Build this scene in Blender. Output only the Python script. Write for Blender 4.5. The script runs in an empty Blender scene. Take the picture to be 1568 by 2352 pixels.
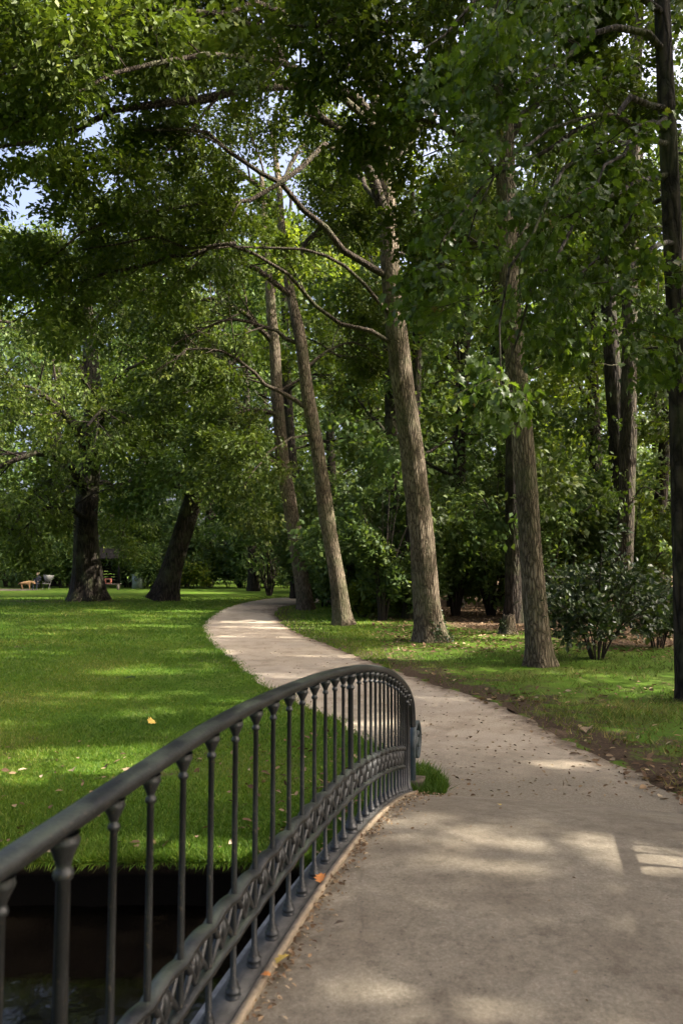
import bpy, math, numpy as np
from mathutils import Matrix, Vector

# ------------------------------------------------------------------ camera, sky, sun, exposure
SC = bpy.context.scene
COL = SC.collection
PITCH = math.atan(51.0 / 724.0)
CAM = np.array([0.0, 0.0, 2.08])
cd = bpy.data.cameras.new("camera")
cam = bpy.data.objects.new("camera", cd)
COL.objects.link(cam)
cam.location = CAM
cam.rotation_euler = (math.pi / 2 + PITCH, 0, 0)
cd.sensor_fit = 'VERTICAL'
cd.sensor_height = 36.0
cd.sensor_width = 24.0
cd.lens = 724.0 / 1024.0 * 36.0
cd.clip_start = 0.05
cd.clip_end = 2000
cd.dof.use_dof = True
cd.dof.focus_distance = 9.0
cd.dof.aperture_fstop = 3.2
SC.camera = cam

SUN_EL, SUN_AZ = 40.0, -11.0          # azimuth measured from +X towards +Y
SD = np.array([math.cos(math.radians(SUN_EL)) * math.cos(math.radians(SUN_AZ)),
               math.cos(math.radians(SUN_EL)) * math.sin(math.radians(SUN_AZ)),
               math.sin(math.radians(SUN_EL))])
W = bpy.data.worlds.new("World")
SC.world = W
W.use_nodes = True
wn = W.node_tree
wn.nodes.clear()
sky = wn.nodes.new("ShaderNodeTexSky")
sky.sky_type = 'NISHITA'
sky.sun_disc = False
sky.sun_elevation = math.radians(SUN_EL)
sky.sun_rotation = math.radians(90.0 - SUN_AZ)
sky.air_density = 0.45
sky.dust_density = 10.0
sky.ozone_density = 0.2
bg = wn.nodes.new("ShaderNodeBackground")
bg.inputs[1].default_value = 0.15
wo = wn.nodes.new("ShaderNodeOutputWorld")
wn.links.new(sky.outputs[0], bg.inputs[0])
wn.links.new(bg.outputs[0], wo.inputs[0])

sl = bpy.data.lights.new("sun", 'SUN')
sl.energy = 2.7
sl.angle = math.radians(0.7)
sl.color = (1.0, 0.93, 0.82)
sun = bpy.data.objects.new("sun", sl)
COL.objects.link(sun)
sun.rotation_euler = Vector(SD).to_track_quat('Z', 'Y').to_euler()
sun.location = (20, -2, 30)

SC.view_settings.view_transform = 'Standard'
SC.view_settings.look = 'None'
SC.view_settings.gamma = 1.0
SC.view_settings.exposure = 2.55
SC.render.engine = 'CYCLES'
SC.cycles.use_denoising = True
SC.cycles.max_bounces = 12
SC.cycles.diffuse_bounces = 7
SC.cycles.transmission_bounces = 6
SC.cycles.transparent_max_bounces = 6
SC.cycles.sample_clamp_indirect = 8

# ------------------------------------------------------------------ helpers
rng = np.random.default_rng(11)
S_ = 682.0 / 1568.0
FP = 724.0
FWD = np.array([0, math.cos(PITCH), math.sin(PITCH)])
UPV = np.array([0, -math.sin(PITCH), math.cos(PITCH)])
RGT = np.array([1.0, 0, 0])


def ray(qx, qy):
    return FWD + (qx * S_ - 341.0) / FP * RGT - (qy * S_ - 512.0) / FP * UPV


def P(qx, qy, D):
    return CAM + D * ray(qx, qy)


def G(qx, qy, z=0.0):
    d = ray(qx, qy)
    return CAM + d * ((z - CAM[2]) / d[2])


def nrm(a):
    return a / np.maximum(np.linalg.norm(a, axis=-1, keepdims=True), 1e-9)


def make_mesh(name, verts, polys, attrs=None, smooth=False):
    """verts (N,3); polys: list of (M,k) int arrays; attrs {name: per-face float array}"""
    me = bpy.data.meshes.new(name)
    verts = np.asarray(verts, np.float32)
    polys = [np.asarray(p, np.int32) for p in (polys if isinstance(polys, list) else [polys]) if len(p)]
    nl = sum(p.size for p in polys)
    nf = sum(len(p) for p in polys)
    me.vertices.add(len(verts))
    me.vertices.foreach_set("co", verts.ravel())
    me.loops.add(nl)
    me.loops.foreach_set("vertex_index", np.concatenate([p.ravel() for p in polys]))
    me.polygons.add(nf)
    tot = np.concatenate([np.full(len(p), p.shape[1], np.int32) for p in polys])
    st = np.concatenate([[0], np.cumsum(tot)[:-1]]).astype(np.int32)
    me.polygons.foreach_set("loop_start", st)
    if smooth:
        me.polygons.foreach_set("use_smooth", np.ones(nf, bool))
    me.update(calc_edges=True)
    for k, a in (attrs or {}).items():
        dom = 'FACE' if len(a) == nf else 'POINT'
        at = me.attributes.new(k, 'FLOAT', dom)
        at.data.foreach_set("value", np.asarray(a, np.float32))
    return me


def link(name, me, mat=None, parent=None):
    o = bpy.data.objects.new(name, me)
    COL.objects.link(o)
    if mat is not None and me is not None and not me.materials:
        me.materials.append(mat)
    if parent is not None:
        o.parent = parent
        loc = parent.location.copy()
        if parent.parent is not None:
            loc = loc * 0 + Vector(parent.get("_w", (0, 0, 0)))
        o.matrix_parent_inverse = Matrix.Translation(-loc)
    return o


def tag(o, label=None, cat=None, group=None, kind=None):
    if label:
        o["label"] = label
    if cat:
        o["category"] = cat
    if group:
        o["group"] = group
    if kind:
        o["kind"] = kind
    return o


def empty(name, loc, label, cat, group=None):
    o = bpy.data.objects.new(name, None)
    COL.objects.link(o)
    o.location = Vector([float(c) for c in loc])
    o.empty_display_size = 0.2
    return tag(o, label, cat, group)


class MB:
    def __init__(self):
        self.v, self.p, self.n = [], {}, 0

    def add(self, v, polys):
        v = np.asarray(v, float)
        for p in (polys if isinstance(polys, list) else [polys]):
            p = np.asarray(p, int)
            if len(p):
                self.p.setdefault(p.shape[1], []).append(p + self.n)
        self.v.append(v)
        self.n += len(v)
        return self

    def mesh(self, name, smooth=False):
        return make_mesh(name, np.concatenate(self.v), [np.concatenate(q) for q in self.p.values()], smooth=smooth)


BOXF = np.array([[0, 1, 3, 2], [4, 6, 7, 5], [0, 4, 5, 1], [2, 3, 7, 6], [0, 2, 6, 4], [1, 5, 7, 3]])


def box(c, sx, sy, sz, ax=None, ay=None, az=None):
    ax = np.array([1, 0, 0]) if ax is None else nrm(np.asarray(ax, float))
    ay = np.array([0, 1, 0]) if ay is None else nrm(np.asarray(ay, float))
    az = np.array([0, 0, 1]) if az is None else nrm(np.asarray(az, float))
    v = [np.asarray(c, float) + i * sx / 2 * ax + j * sy / 2 * ay + k * sz / 2 * az
         for i in (-1, 1) for j in (-1, 1) for k in (-1, 1)]
    return np.array(v), BOXF


def tubes(pts, rad, k=6, cap=True):
    """pts (N,S,3), rad (N,S) -> verts, quads"""
    pts = np.asarray(pts, float)
    rad = np.asarray(rad, float)
    N, S, _ = pts.shape
    T = nrm(np.gradient(pts, axis=1))
    m = nrm(pts[:, -1] - pts[:, 0])
    ref = np.where(np.abs(m[:, 2:3]) > 0.7, np.array([[1.0, 0.15, 0]]), np.array([[0.05, 0.1, 1.0]]))[:, None, :]
    A = nrm(np.cross(T, np.broadcast_to(ref, T.shape)))
    B = np.cross(T, A)
    th = np.arange(k) / k * 2 * np.pi
    ring = A[:, :, None, :] * np.cos(th)[None, None, :, None] + B[:, :, None, :] * np.sin(th)[None, None, :, None]
    V = pts[:, :, None, :] + ring * rad[:, :, None, None]
    idx = np.arange(N * S * k).reshape(N, S, k)
    a = idx[:, :-1, :]
    b = np.roll(idx, -1, axis=2)[:, :-1, :]
    c = np.roll(idx, -1, axis=2)[:, 1:, :]
    d = idx[:, 1:, :]
    q = np.stack([a, b, c, d], -1).reshape(-1, 4)
    return V.reshape(-1, 3), q


def resample(pl, S):
    pl = np.asarray(pl, float)
    d = np.concatenate([[0], np.cumsum(np.linalg.norm(np.diff(pl, axis=0), axis=1))])
    # smooth: Catmull-Rom style through cubic hermite on dense samples
    n = len(pl)
    if n > 2:
        m = np.gradient(pl, d, axis=0)
        t = np.linspace(0, d[-1], S)
        i = np.clip(np.searchsorted(d, t, side='right') - 1, 0, n - 2)
        h = (d[i + 1] - d[i])[:, None]
        u = ((t - d[i])[:, None]) / h
        return ((2 * u**3 - 3 * u**2 + 1) * pl[i] + (u**3 - 2 * u**2 + u) * h * m[i]
                + (-2 * u**3 + 3 * u**2) * pl[i + 1] + (u**3 - u**2) * h * m[i + 1])
    t = np.linspace(0, 1, S)[:, None]
    return pl[0] * (1 - t) + pl[-1] * t


def in_poly(x, y, poly):
    inside = np.zeros(x.shape, bool)
    n = len(poly)
    j = n - 1
    for i in range(n):
        xi, yi = poly[i][0], poly[i][1]
        xj, yj = poly[j][0], poly[j][1]
        if yi != yj:
            c = ((yi > y) != (yj > y)) & (x < (xj - xi) * (y - yi) / (yj - yi) + xi)
            inside ^= c
        j = i
    return inside


def vnoise(x, y, seed=0, sc=1.0):
    """cheap smooth pseudo noise in about [-1,1]"""
    r = np.random.default_rng(seed)
    o = 0
    for i in range(7):
        a = r.uniform(0, 2 * np.pi)
        f = sc * (1.0 + 0.55 * i) * r.uniform(0.8, 1.2)
        o = o + np.sin(f * (x * math.cos(a) + y * math.sin(a)) + r.uniform(0, 6.28)) / (1 + 0.35 * i)
    return o / 3.2


# ------------------------------------------------------------------ materials
def mat_new(name):
    m = bpy.data.materials.new(name)
    m.use_nodes = True
    t = m.node_tree
    t.nodes.clear()
    out = t.nodes.new("ShaderNodeOutputMaterial")
    return m, t, out


def nd(t, typ, **kw):
    n = t.nodes.new(typ)
    for k, v in kw.items():
        if k == 'inp':
            for i, val in v.items():
                n.inputs[i].default_value = val
        else:
            setattr(n, k, v)
    return n


def ramp(t, stops, fac=None, interp='LINEAR'):
    r = t.nodes.new("ShaderNodeValToRGB")
    e = r.color_ramp.elements
    r.color_ramp.interpolation = interp
    while len(e) < len(stops):
        e.new(0.5)
    for el, (p, c) in zip(e, stops):
        el.position = p
        el.color = (c[0], c[1], c[2], 1) if len(c) == 3 else c
    if fac is not None:
        t.links.new(fac, r.inputs[0])
    return r


def mixc(t, a, b, fac, typ='MIX'):
    m = t.nodes.new("ShaderNodeMix")
    m.data_type = 'RGBA'
    m.blend_type = typ
    for sock, val in ((m.inputs[0], fac), (m.inputs[6], a), (m.inputs[7], b)):
        if hasattr(val, 'links'):
            t.links.new(val, sock)
        elif isinstance(val, (int, float)):
            sock.default_value = val
        else:
            sock.default_value = (val[0], val[1], val[2], 1)
    return m.outputs[2]


def mathn(t, op, a, b=None):
    m = t.nodes.new("ShaderNodeMath")
    m.operation = op
    for s, v in ((m.inputs[0], a), (m.inputs[1], b)):
        if v is None:
            continue
        if hasattr(v, 'links'):
            t.links.new(v, s)
        else:
            s.default_value = v
    return m.outputs[0]


def coords(t, scale=(1, 1, 1), kind='Object'):
    tc = t.nodes.new("ShaderNodeTexCoord")
    mp = t.nodes.new("ShaderNodeMapping")
    mp.inputs['Scale'].default_value = scale
    t.links.new(tc.outputs[kind], mp.inputs[0])
    return mp.outputs[0]


def noise(t, vec, scale, detail=4, rough=0.55, dist=0.0):
    n = t.nodes.new("ShaderNodeTexNoise")
    n.inputs['Scale'].default_value = scale
    n.inputs['Detail'].default_value = detail
    n.inputs['Roughness'].default_value = rough
    n.inputs['Distortion'].default_value = dist
    if vec is not None:
        t.links.new(vec, n.inputs['Vector'])
    return n.outputs[0]


def princ(t, out, col, rough=0.8, spec=0.3, normal=None, metal=0.0):
    b = t.nodes.new("ShaderNodeBsdfPrincipled")
    if hasattr(col, 'links'):
        t.links.new(col, b.inputs['Base Color'])
    else:
        b.inputs['Base Color'].default_value = (col[0], col[1], col[2], 1)
    if hasattr(rough, 'links'):
        t.links.new(rough, b.inputs['Roughness'])
    else:
        b.inputs['Roughness'].default_value = rough
    b.inputs['Specular IOR Level'].default_value = spec
    b.inputs['Metallic'].default_value = metal
    if normal is not None:
        t.links.new(normal, b.inputs['Normal'])
    if out is not None:
        t.links.new(b.outputs[0], out.inputs[0])
    return b


def bump(t, h, strength=0.5, dist=0.02):
    b = t.nodes.new("ShaderNodeBump")
    b.inputs['Strength'].default_value = strength
    b.inputs['Distance'].default_value = dist
    t.links.new(h, b.inputs['Height'])
    return b.outputs[0]


def leaf_mat(name, stops, trans=0.35, rough=0.55, spec=0.2):
    m, t, out = mat_new(name)
    at = nd(t, "ShaderNodeAttribute", attribute_name="rnd")
    r = ramp(t, stops, at.outputs['Fac'])
    oi = nd(t, "ShaderNodeObjectInfo")
    hs = nd(t, "ShaderNodeHueSaturation")
    v = mathn(t, 'ADD', mathn(t, 'MULTIPLY', oi.outputs['Random'], 0.3), 0.85)
    t.links.new(v, hs.inputs['Value'])
    t.links.new(r.outputs[0], hs.inputs['Color'])
    col = hs.outputs[0]
    b = princ(t, None, col, rough, spec)
    tr = nd(t, "ShaderNodeBsdfTranslucent")
    tc = mixc(t, col, (0.9, 1.0, 0.25), 1.0, 'MULTIPLY')
    g = nd(t, "ShaderNodeGamma")
    t.links.new(tc, g.inputs[0])
    g.inputs[1].default_value = 0.82
    t.links.new(g.outputs[0], tr.inputs[0])
    mx = nd(t, "ShaderNodeMixShader")
    mx.inputs[0].default_value = trans
    t.links.new(b.outputs[0], mx.inputs[1])
    t.links.new(tr.outputs[0], mx.inputs[2])
    t.links.new(mx.outputs[0], out.inputs[0])
    return m


def bark_mat(name, c0, c1, c2, sx=19.0, sz=2.6, strength=0.9):
    m, t, out = mat_new(name)
    v = coords(t, (1, 1, 1))
    wob = noise(t, v, 3.0, 3)
    vm = nd(t, "ShaderNodeVectorMath", operation='MULTIPLY_ADD')
    t.links.new(wob, vm.inputs[0])
    vm.inputs[1].default_value = (0.12, 0.12, 0.12)
    t.links.new(v, vm.inputs[2])
    mp = nd(t, "ShaderNodeMapping")
    mp.inputs['Scale'].default_value = (sx, sx, sz)
    t.links.new(vm.outputs[0], mp.inputs[0])
    vo = nd(t, "ShaderNodeTexVoronoi", feature='DISTANCE_TO_EDGE')
    vo.inputs['Scale'].default_value = 1.0
    t.links.new(mp.outputs[0], vo.inputs['Vector'])
    fine = noise(t, mp.outputs[0], 3.0, 5, 0.65)
    h = mathn(t, 'ADD', mathn(t, 'MINIMUM', mathn(t, 'MULTIPLY', vo.outputs[0], 3.5), 1.0), mathn(t, 'MULTIPLY', fine, 0.6))
    col = ramp(t, [(0.12, c0), (0.45, c1), (0.85, c2)], mathn(t, 'MULTIPLY', h, 0.65))
    patch = noise(t, v, 1.3, 5, 0.6)
    pr = ramp(t, [(0.48, (0, 0, 0)), (0.66, (1, 1, 1))], patch)
    col2 = mixc(t, col.outputs[0], (0.085, 0.095, 0.045), mathn(t, 'MULTIPLY', pr.outputs[0], 0.5))
    stain = ramp(t, [(0.45, (0, 0, 0)), (0.62, (1, 1, 1))], noise(t, v, 0.7, 6, 0.7))
    col2 = mixc(t, col2, (0.45, 0.43, 0.40), mathn(t, 'MULTIPLY', stain.outputs[0], 0.75), 'MULTIPLY')
    princ(t, out, col2, 0.9, 0.15, bump(t, h, strength, 0.03))
    return m


def simple_mat(name, c, rough=0.7, spec=0.3, var=0.25, sc=12.0, bmp=0.2, metal=0.0):
    m, t, out = mat_new(name)
    v = coords(t)
    n = noise(t, v, sc, 6, 0.65)
    lo = tuple(x * (1 - var) for x in c)
    hi = tuple(min(1, x * (1 + var)) for x in c)
    r = ramp(t, [(0.3, lo), (0.7, hi)], n)
    princ(t, out, r.outputs[0], rough, spec, bump(t, n, bmp, 0.01), metal)
    return m


M = {}
M['leaf_oak'] = leaf_mat("leaf_oak", [(0, (0.028, 0.046, 0.009)), (0.45, (0.052, 0.080, 0.012)), (0.85, (0.098, 0.128, 0.018)), (1, (0.14, 0.15, 0.026))], 0.28)
M['leaf_deep'] = leaf_mat("leaf_deep", [(0, (0.036, 0.065, 0.02)), (0.5, (0.062, 0.105, 0.028)), (1, (0.11, 0.15, 0.035))], 0.38)
M['leaf_lime'] = leaf_mat("leaf_lime", [(0, (0.06, 0.10, 0.012)), (0.5, (0.11, 0.155, 0.016)), (0.9, (0.17, 0.20, 0.02)), (1, (0.22, 0.21, 0.03))], 0.45)
M['leaf_under'] = leaf_mat("leaf_under", [(0, (0.05, 0.085, 0.03)), (0.5, (0.085, 0.135, 0.042)), (1, (0.14, 0.185, 0.05))], 0.42)
M['leaf_near'] = leaf_mat("leaf_near", [(0, (0.034, 0.06, 0.010)), (0.5, (0.062, 0.105, 0.014)), (0.93, (0.11, 0.16, 0.02)), (0.97, (0.16, 0.11, 0.03)), (1, (0.17, 0.09, 0.03))], 0.45, 0.42, 0.3)
M['leaf_glossy'] = leaf_mat("leaf_glossy", [(0, (0.02, 0.038, 0.012)), (0.6, (0.035, 0.058, 0.016)), (1, (0.075, 0.095, 0.025))], 0.2, 0.4, 0.35)
M['litter'] = leaf_mat("litter", [(0, (0.06, 0.035, 0.02)), (0.5, (0.15, 0.09, 0.05)), (0.85, (0.28, 0.19, 0.11)), (1, (0.38, 0.30, 0.2))], 0.1, 0.8, 0.2)
M['yellow_leaf'] = simple_mat("yellow_leaf", (0.52, 0.36, 0.08), 0.6, 0.3)
M['orange_leaf'] = simple_mat("orange_leaf", (0.50, 0.19, 0.05), 0.6, 0.3)
M['tan_leaf'] = simple_mat("tan_leaf", (0.36, 0.25, 0.15), 0.7, 0.3)
M['dark_leaf'] = simple_mat("dark_leaf", (0.07, 0.045, 0.03), 0.7, 0.3)
M['green_leaf'] = simple_mat("green_leaf", (0.06, 0.12, 0.05), 0.5, 0.4)
M['grass'] = leaf_mat("grass", [(0, (0.034, 0.083, 0.007)), (0.5, (0.074, 0.143, 0.010)), (0.85, (0.135, 0.18, 0.016)), (1, (0.26, 0.23, 0.08))], 0.35, 0.55, 0.25)
M['verge'] = leaf_mat("verge_blades", [(0, (0.026, 0.045, 0.009)), (0.5, (0.055, 0.082, 0.013)), (0.8, (0.10, 0.115, 0.024)), (1, (0.26, 0.21, 0.09))], 0.3, 0.6, 0.2)
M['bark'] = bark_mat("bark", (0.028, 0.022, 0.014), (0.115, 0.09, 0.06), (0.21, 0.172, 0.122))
M['bark_dark'] = bark_mat("bark_dark", (0.007, 0.006, 0.005), (0.024, 0.019, 0.014), (0.05, 0.04, 0.03), 9.0, 1.4)  # darker bark, deep shade on the far oaks put into its colour
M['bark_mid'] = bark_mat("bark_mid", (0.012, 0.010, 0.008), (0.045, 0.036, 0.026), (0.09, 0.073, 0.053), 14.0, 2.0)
M['limb'] = bark_mat("limb_bark_shaded", (0.014, 0.011, 0.008), (0.05, 0.039, 0.028), (0.10, 0.08, 0.058), 20, 5)  # darker copy of bark, the shade on the limbs put into its colour
M['twig'] = simple_mat("twig", (0.045, 0.035, 0.026), 0.9, 0.15, 0.35, 8)
M['twig_dark'] = simple_mat("twig_dark", (0.03, 0.024, 0.019), 0.9, 0.15, 0.35, 8)


def iron_mat():
    m, t, out = mat_new("painted_iron")
    v = coords(t)
    n1 = noise(t, v, 9.0, 6, 0.7)
    n2 = noise(t, v, 70.0, 4, 0.6)
    base = ramp(t, [(0.3, (0.006, 0.007, 0.008)), (0.55, (0.012, 0.0135, 0.0145)), (0.8, (0.034, 0.035, 0.034))], n1)
    worn = ramp(t, [(0.62, (0, 0, 0)), (0.72, (1, 1, 1))], n2)
    col = mixc(t, base.outputs[0], (0.15, 0.11, 0.075), mathn(t, 'MULTIPLY', worn.outputs[0], 0.6))
    geo = nd(t, "ShaderNodeNewGeometry")
    sx = nd(t, "ShaderNodeSeparateXYZ")
    t.links.new(geo.outputs['Normal'], sx.inputs[0])
    up = mathn(t, 'MULTIPLY', ramp(t, [(0.55, (0, 0, 0)), (0.95, (1, 1, 1))], sx.outputs[2]).outputs[0],
               ramp(t, [(0.42, (0, 0, 0)), (0.6, (1, 1, 1))], noise(t, v, 5.0, 5)).outputs[0])
    col = mixc(t, col, (0.10, 0.12, 0.085), mathn(t, 'MULTIPLY', up, 0.5))
    princ(t, out, col, 0.42, 0.5, bump(t, mathn(t, 'ADD', n2, n1), 0.45, 0.004))
    return m


M['iron'] = iron_mat()


def ground_mat():
    m, t, out = mat_new("lawn_and_woodland_floor")
    v = coords(t)
    wood = nd(t, "ShaderNodeAttribute", attribute_name="wood").outputs['Fac']
    bare = nd(t, "ShaderNodeAttribute", attribute_name="bare").outputs['Fac']
    fine = noise(t, v, 26.0, 6, 0.7)
    mid = noise(t, v, 1.3, 7, 0.72)
    big = noise(t, v, 0.35, 4, 0.55)
    g = ramp(t, [(0.25, (0.03, 0.072, 0.006)), (0.5, (0.066, 0.126, 0.009)), (0.75, (0.12, 0.17, 0.016))], fine)
    g2 = mixc(t, g.outputs[0], (0.11, 0.13, 0.03), ramp(t, [(0.45, (0, 0, 0)), (0.7, (1, 1, 1))], mid).outputs[0])
    g3 = mixc(t, g2, (0.05, 0.12, 0.008), ramp(t, [(0.5, (0, 0, 0)), (0.7, (0.7, 0.7, 0.7))], big).outputs[0])
    soil = ramp(t, [(0.3, (0.026, 0.018, 0.012)), (0.55, (0.07, 0.047, 0.03)), (0.75, (0.15, 0.10, 0.065))], noise(t, v, 22.0, 7, 0.75))
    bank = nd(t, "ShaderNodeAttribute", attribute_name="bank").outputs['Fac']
    nb = mathn(t, 'ADD', bare, mathn(t, 'MULTIPLY', mathn(t, 'SUBTRACT', noise(t, v, 2.4, 8, 0.75), 0.5), 2.0))
    fb = ramp(t, [(0.42, (0, 0, 0)), (0.62, (1, 1, 1))], nb)
    c = mixc(t, g3, soil.outputs[0], fb.outputs[0])
    leafy = ramp(t, [(0.3, (0.05, 0.034, 0.02)), (0.55, (0.125, 0.083, 0.05)), (0.75, (0.22, 0.155, 0.10))], noise(t, v, 14.0, 6, 0.75))
    nw = mathn(t, 'ADD', wood, mathn(t, 'MULTIPLY', mathn(t, 'SUBTRACT', noise(t, v, 1.1, 6, 0.7), 0.5), 0.9))
    c = mixc(t, c, leafy.outputs[0], ramp(t, [(0.4, (0, 0, 0)), (0.65, (1, 1, 1))], nw).outputs[0])
    c = mixc(t, c, (0.008, 0.006, 0.004), bank)  # near-black puts the shade of the undercut bank into its colour
    princ(t, out, c, 0.95, 0.1, bump(t, fine, 0.7, 0.04))
    return m


def gravel_mat():
    m, t, out = mat_new("gravel_path")
    v = coords(t)
    n1 = noise(t, v, 60.0, 6, 0.75)
    n2 = noise(t, v, 2.2, 5, 0.6)
    n3 = noise(t, v, 0.5, 3, 0.5)
    c = ramp(t, [(0.25, (0.23, 0.185, 0.13)), (0.5, (0.41, 0.34, 0.25)), (0.75, (0.54, 0.46, 0.35))], n1)
    c2 = mixc(t, c.outputs[0], (0.24, 0.19, 0.135), ramp(t, [(0.46, (0, 0, 0)), (0.68, (0.75, 0.75, 0.75))], n2).outputs[0])
    c3 = mixc(t, c2, (0.42, 0.36, 0.285), ramp(t, [(0.45, (0, 0, 0)), (0.65, (0.45, 0.45, 0.45))], n3).outputs[0])
    ed = nd(t, "ShaderNodeAttribute", attribute_name="edge").outputs['Fac']
    ne = mathn(t, 'ADD', ed, mathn(t, 'MULTIPLY', mathn(t, 'SUBTRACT', noise(t, v, 4.0, 6, 0.7), 0.5), 1.1))
    soil = ramp(t, [(0.3, (0.045, 0.032, 0.022)), (0.6, (0.12, 0.085, 0.058)), (0.75, (0.2, 0.145, 0.1))], noise(t, v, 30.0, 6, 0.75))
    c4 = mixc(t, c3, soil.outputs[0], ramp(t, [(0.45, (0, 0, 0)), (0.9, (1, 1, 1))], ne).outputs[0])
    nr = nd(t, "ShaderNodeAttribute", attribute_name="near").outputs['Fac']
    asp = ramp(t, [(0.28, (0.12, 0.10, 0.072)), (0.5, (0.222, 0.19, 0.142)), (0.72, (0.35, 0.307, 0.235))], noise(t, v, 55.0, 8, 0.85))
    nn = mathn(t, 'ADD', nr, mathn(t, 'MULTIPLY', mathn(t, 'SUBTRACT', noise(t, v, 2.6, 7, 0.75), 0.5), 1.1))
    c4 = mixc(t, c4, asp.outputs[0], ramp(t, [(0.25, (0, 0, 0)), (0.85, (1, 1, 1))], nn).outputs[0])
    princ(t, out, c4, 0.95, 0.1, bump(t, mathn(t, 'ADD', n1, mathn(t, 'MULTIPLY', noise(t, v, 9.0, 5, 0.6), 1.5)), 0.6, 0.02))
    return m


def asphalt_mat():
    m, t, out = mat_new("worn_asphalt_deck")
    v = coords(t)
    n1 = noise(t, v, 55.0, 8, 0.85)
    n2 = noise(t, v, 2.0, 6, 0.65)
    c = ramp(t, [(0.28, (0.12, 0.10, 0.072)), (0.5, (0.212, 0.182, 0.136)), (0.72, (0.34, 0.298, 0.23))], n1)
    c2 = mixc(t, c.outputs[0], (0.14, 0.112, 0.08), ramp(t, [(0.42, (0, 0, 0)), (0.7, (0.6, 0.6, 0.6))], n2).outputs[0])
    mott = noise(t, v, 9.0, 7, 0.8)
    c2 = mixc(t, c2, (0.62, 0.60, 0.57), ramp(t, [(0.46, (0, 0, 0)), (0.66, (0.8, 0.8, 0.8))], mott).outputs[0], 'MULTIPLY')
    c2 = mixc(t, c2, (1.22, 1.2, 1.17), ramp(t, [(0.3, (0.8, 0.8, 0.8)), (0.46, (0, 0, 0))], mott).outputs[0], 'MULTIPLY')
    cm = nd(t, "ShaderNodeVectorMath", operation='MULTIPLY_ADD')
    t.links.new(noise(t, v, 4.0, 6, 0.7), cm.inputs[0])
    cm.inputs[1].default_value = (0.5, 0.5, 0.5)
    t.links.new(v, cm.inputs[2])
    cr = nd(t, "ShaderNodeTexVoronoi", feature='DISTANCE_TO_EDGE')
    cr.inputs['Scale'].default_value = 0.55
    t.links.new(cm.outputs[0], cr.inputs['Vector'])
    c2 = mixc(t, c2, (0.07, 0.056, 0.042), ramp(t, [(0.0, (0.22, 0.22, 0.22)), (0.006, (0, 0, 0))], cr.outputs['Distance']).outputs[0])
    vo = nd(t, "ShaderNodeTexVoronoi", feature='F1')
    vo.inputs['Scale'].default_value = 16.0
    t.links.new(v, vo.inputs['Vector'])
    dots = ramp(t, [(0.05, (1, 1, 1)), (0.1, (0, 0, 0))], vo.outputs['Distance'])
    c2 = mixc(t, c2, (0.05, 0.04, 0.032), mathn(t, 'MULTIPLY', dots.outputs[0], 0.7))
    ed = nd(t, "ShaderNodeAttribute", attribute_name="edge").outputs['Fac']
    ne = mathn(t, 'ADD', ed, mathn(t, 'MULTIPLY', mathn(t, 'SUBTRACT', noise(t, v, 6.0, 6, 0.7), 0.5), 1.2))
    moss = ramp(t, [(0.3, (0.05, 0.036, 0.024)), (0.55, (0.105, 0.09, 0.04)), (0.75, (0.19, 0.13, 0.08))], noise(t, v, 35.0, 6, 0.75))
    c3 = mixc(t, c2, moss.outputs[0], ramp(t, [(0.5, (0, 0, 0)), (0.95, (1, 1, 1))], ne).outputs[0])
    gr = nd(t, "ShaderNodeAttribute", attribute_name="grav").outputs['Fac']
    ng = mathn(t, 'ADD', gr, mathn(t, 'MULTIPLY', mathn(t, 'SUBTRACT', noise(t, v, 5.0, 7, 0.75), 0.5), 1.0))
    grav = ramp(t, [(0.25, (0.23, 0.185, 0.13)), (0.5, (0.41, 0.34, 0.25)), (0.75, (0.54, 0.46, 0.35))], noise(t, v, 60.0, 6, 0.75))
    c4 = mixc(t, c3, grav.outputs[0], ramp(t, [(0.35, (0, 0, 0)), (0.75, (1, 1, 1))], ng).outputs[0])
    princ(t, out, c4, 0.9, 0.2, bump(t, n1, 0.5, 0.006))
    return m


def water_mat():
    m, t, out = mat_new("dark_ditch_water")
    v = coords(t)
    n = noise(t, v, 5.0, 3, 0.5)
    c = ramp(t, [(0.35, (0.0025, 0.002, 0.0015)), (0.7, (0.006, 0.0045, 0.003))], noise(t, v, 1.5, 5))
    princ(t, out, c.outputs[0], 0.06, 0.25, bump(t, n, 0.10, 0.03))
    return m


M['ground'], M['gravel'], M['asphalt'], M['water'] = ground_mat(), gravel_mat(), asphalt_mat(), water_mat()
M['soil'] = simple_mat("soil", (0.03, 0.022, 0.015), 0.95, 0.1, 0.5, 10, 0.8)
M['stone'] = simple_mat("stone", (0.20, 0.195, 0.185), 0.85, 0.2, 0.4, 14, 0.4)
M['brick_wall'] = simple_mat("abutment_masonry", (0.09, 0.07, 0.055), 0.9, 0.2, 0.4, 9, 0.5)
M['strip'] = simple_mat("pale_edge_strip", (0.24, 0.19, 0.13), 0.85, 0.2, 0.35, 18, 0.3)
M['wood_dark'] = simple_mat("dark_timber", (0.010, 0.008, 0.007), 0.8, 0.2)
M['cabinet'] = simple_mat("grey_green_metal", (0.17, 0.21, 0.18), 0.5, 0.4, 0.1, 4, 0.05)
M['canvas'] = simple_mat("pale_canvas", (0.17, 0.165, 0.145), 0.8, 0.2, 0.1)
M['cloth_dark'] = simple_mat("dark_cloth", (0.022, 0.024, 0.032), 0.85, 0.2)
M['skin'] = simple_mat("skin", (0.45, 0.29, 0.21), 0.6, 0.3, 0.08)
M['fair_hair'] = simple_mat("fair_hair", (0.42, 0.34, 0.22), 0.7, 0.3)
M['fur'] = simple_mat("golden_fur", (0.20, 0.12, 0.055), 0.85, 0.2, 0.4, 18)
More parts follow.
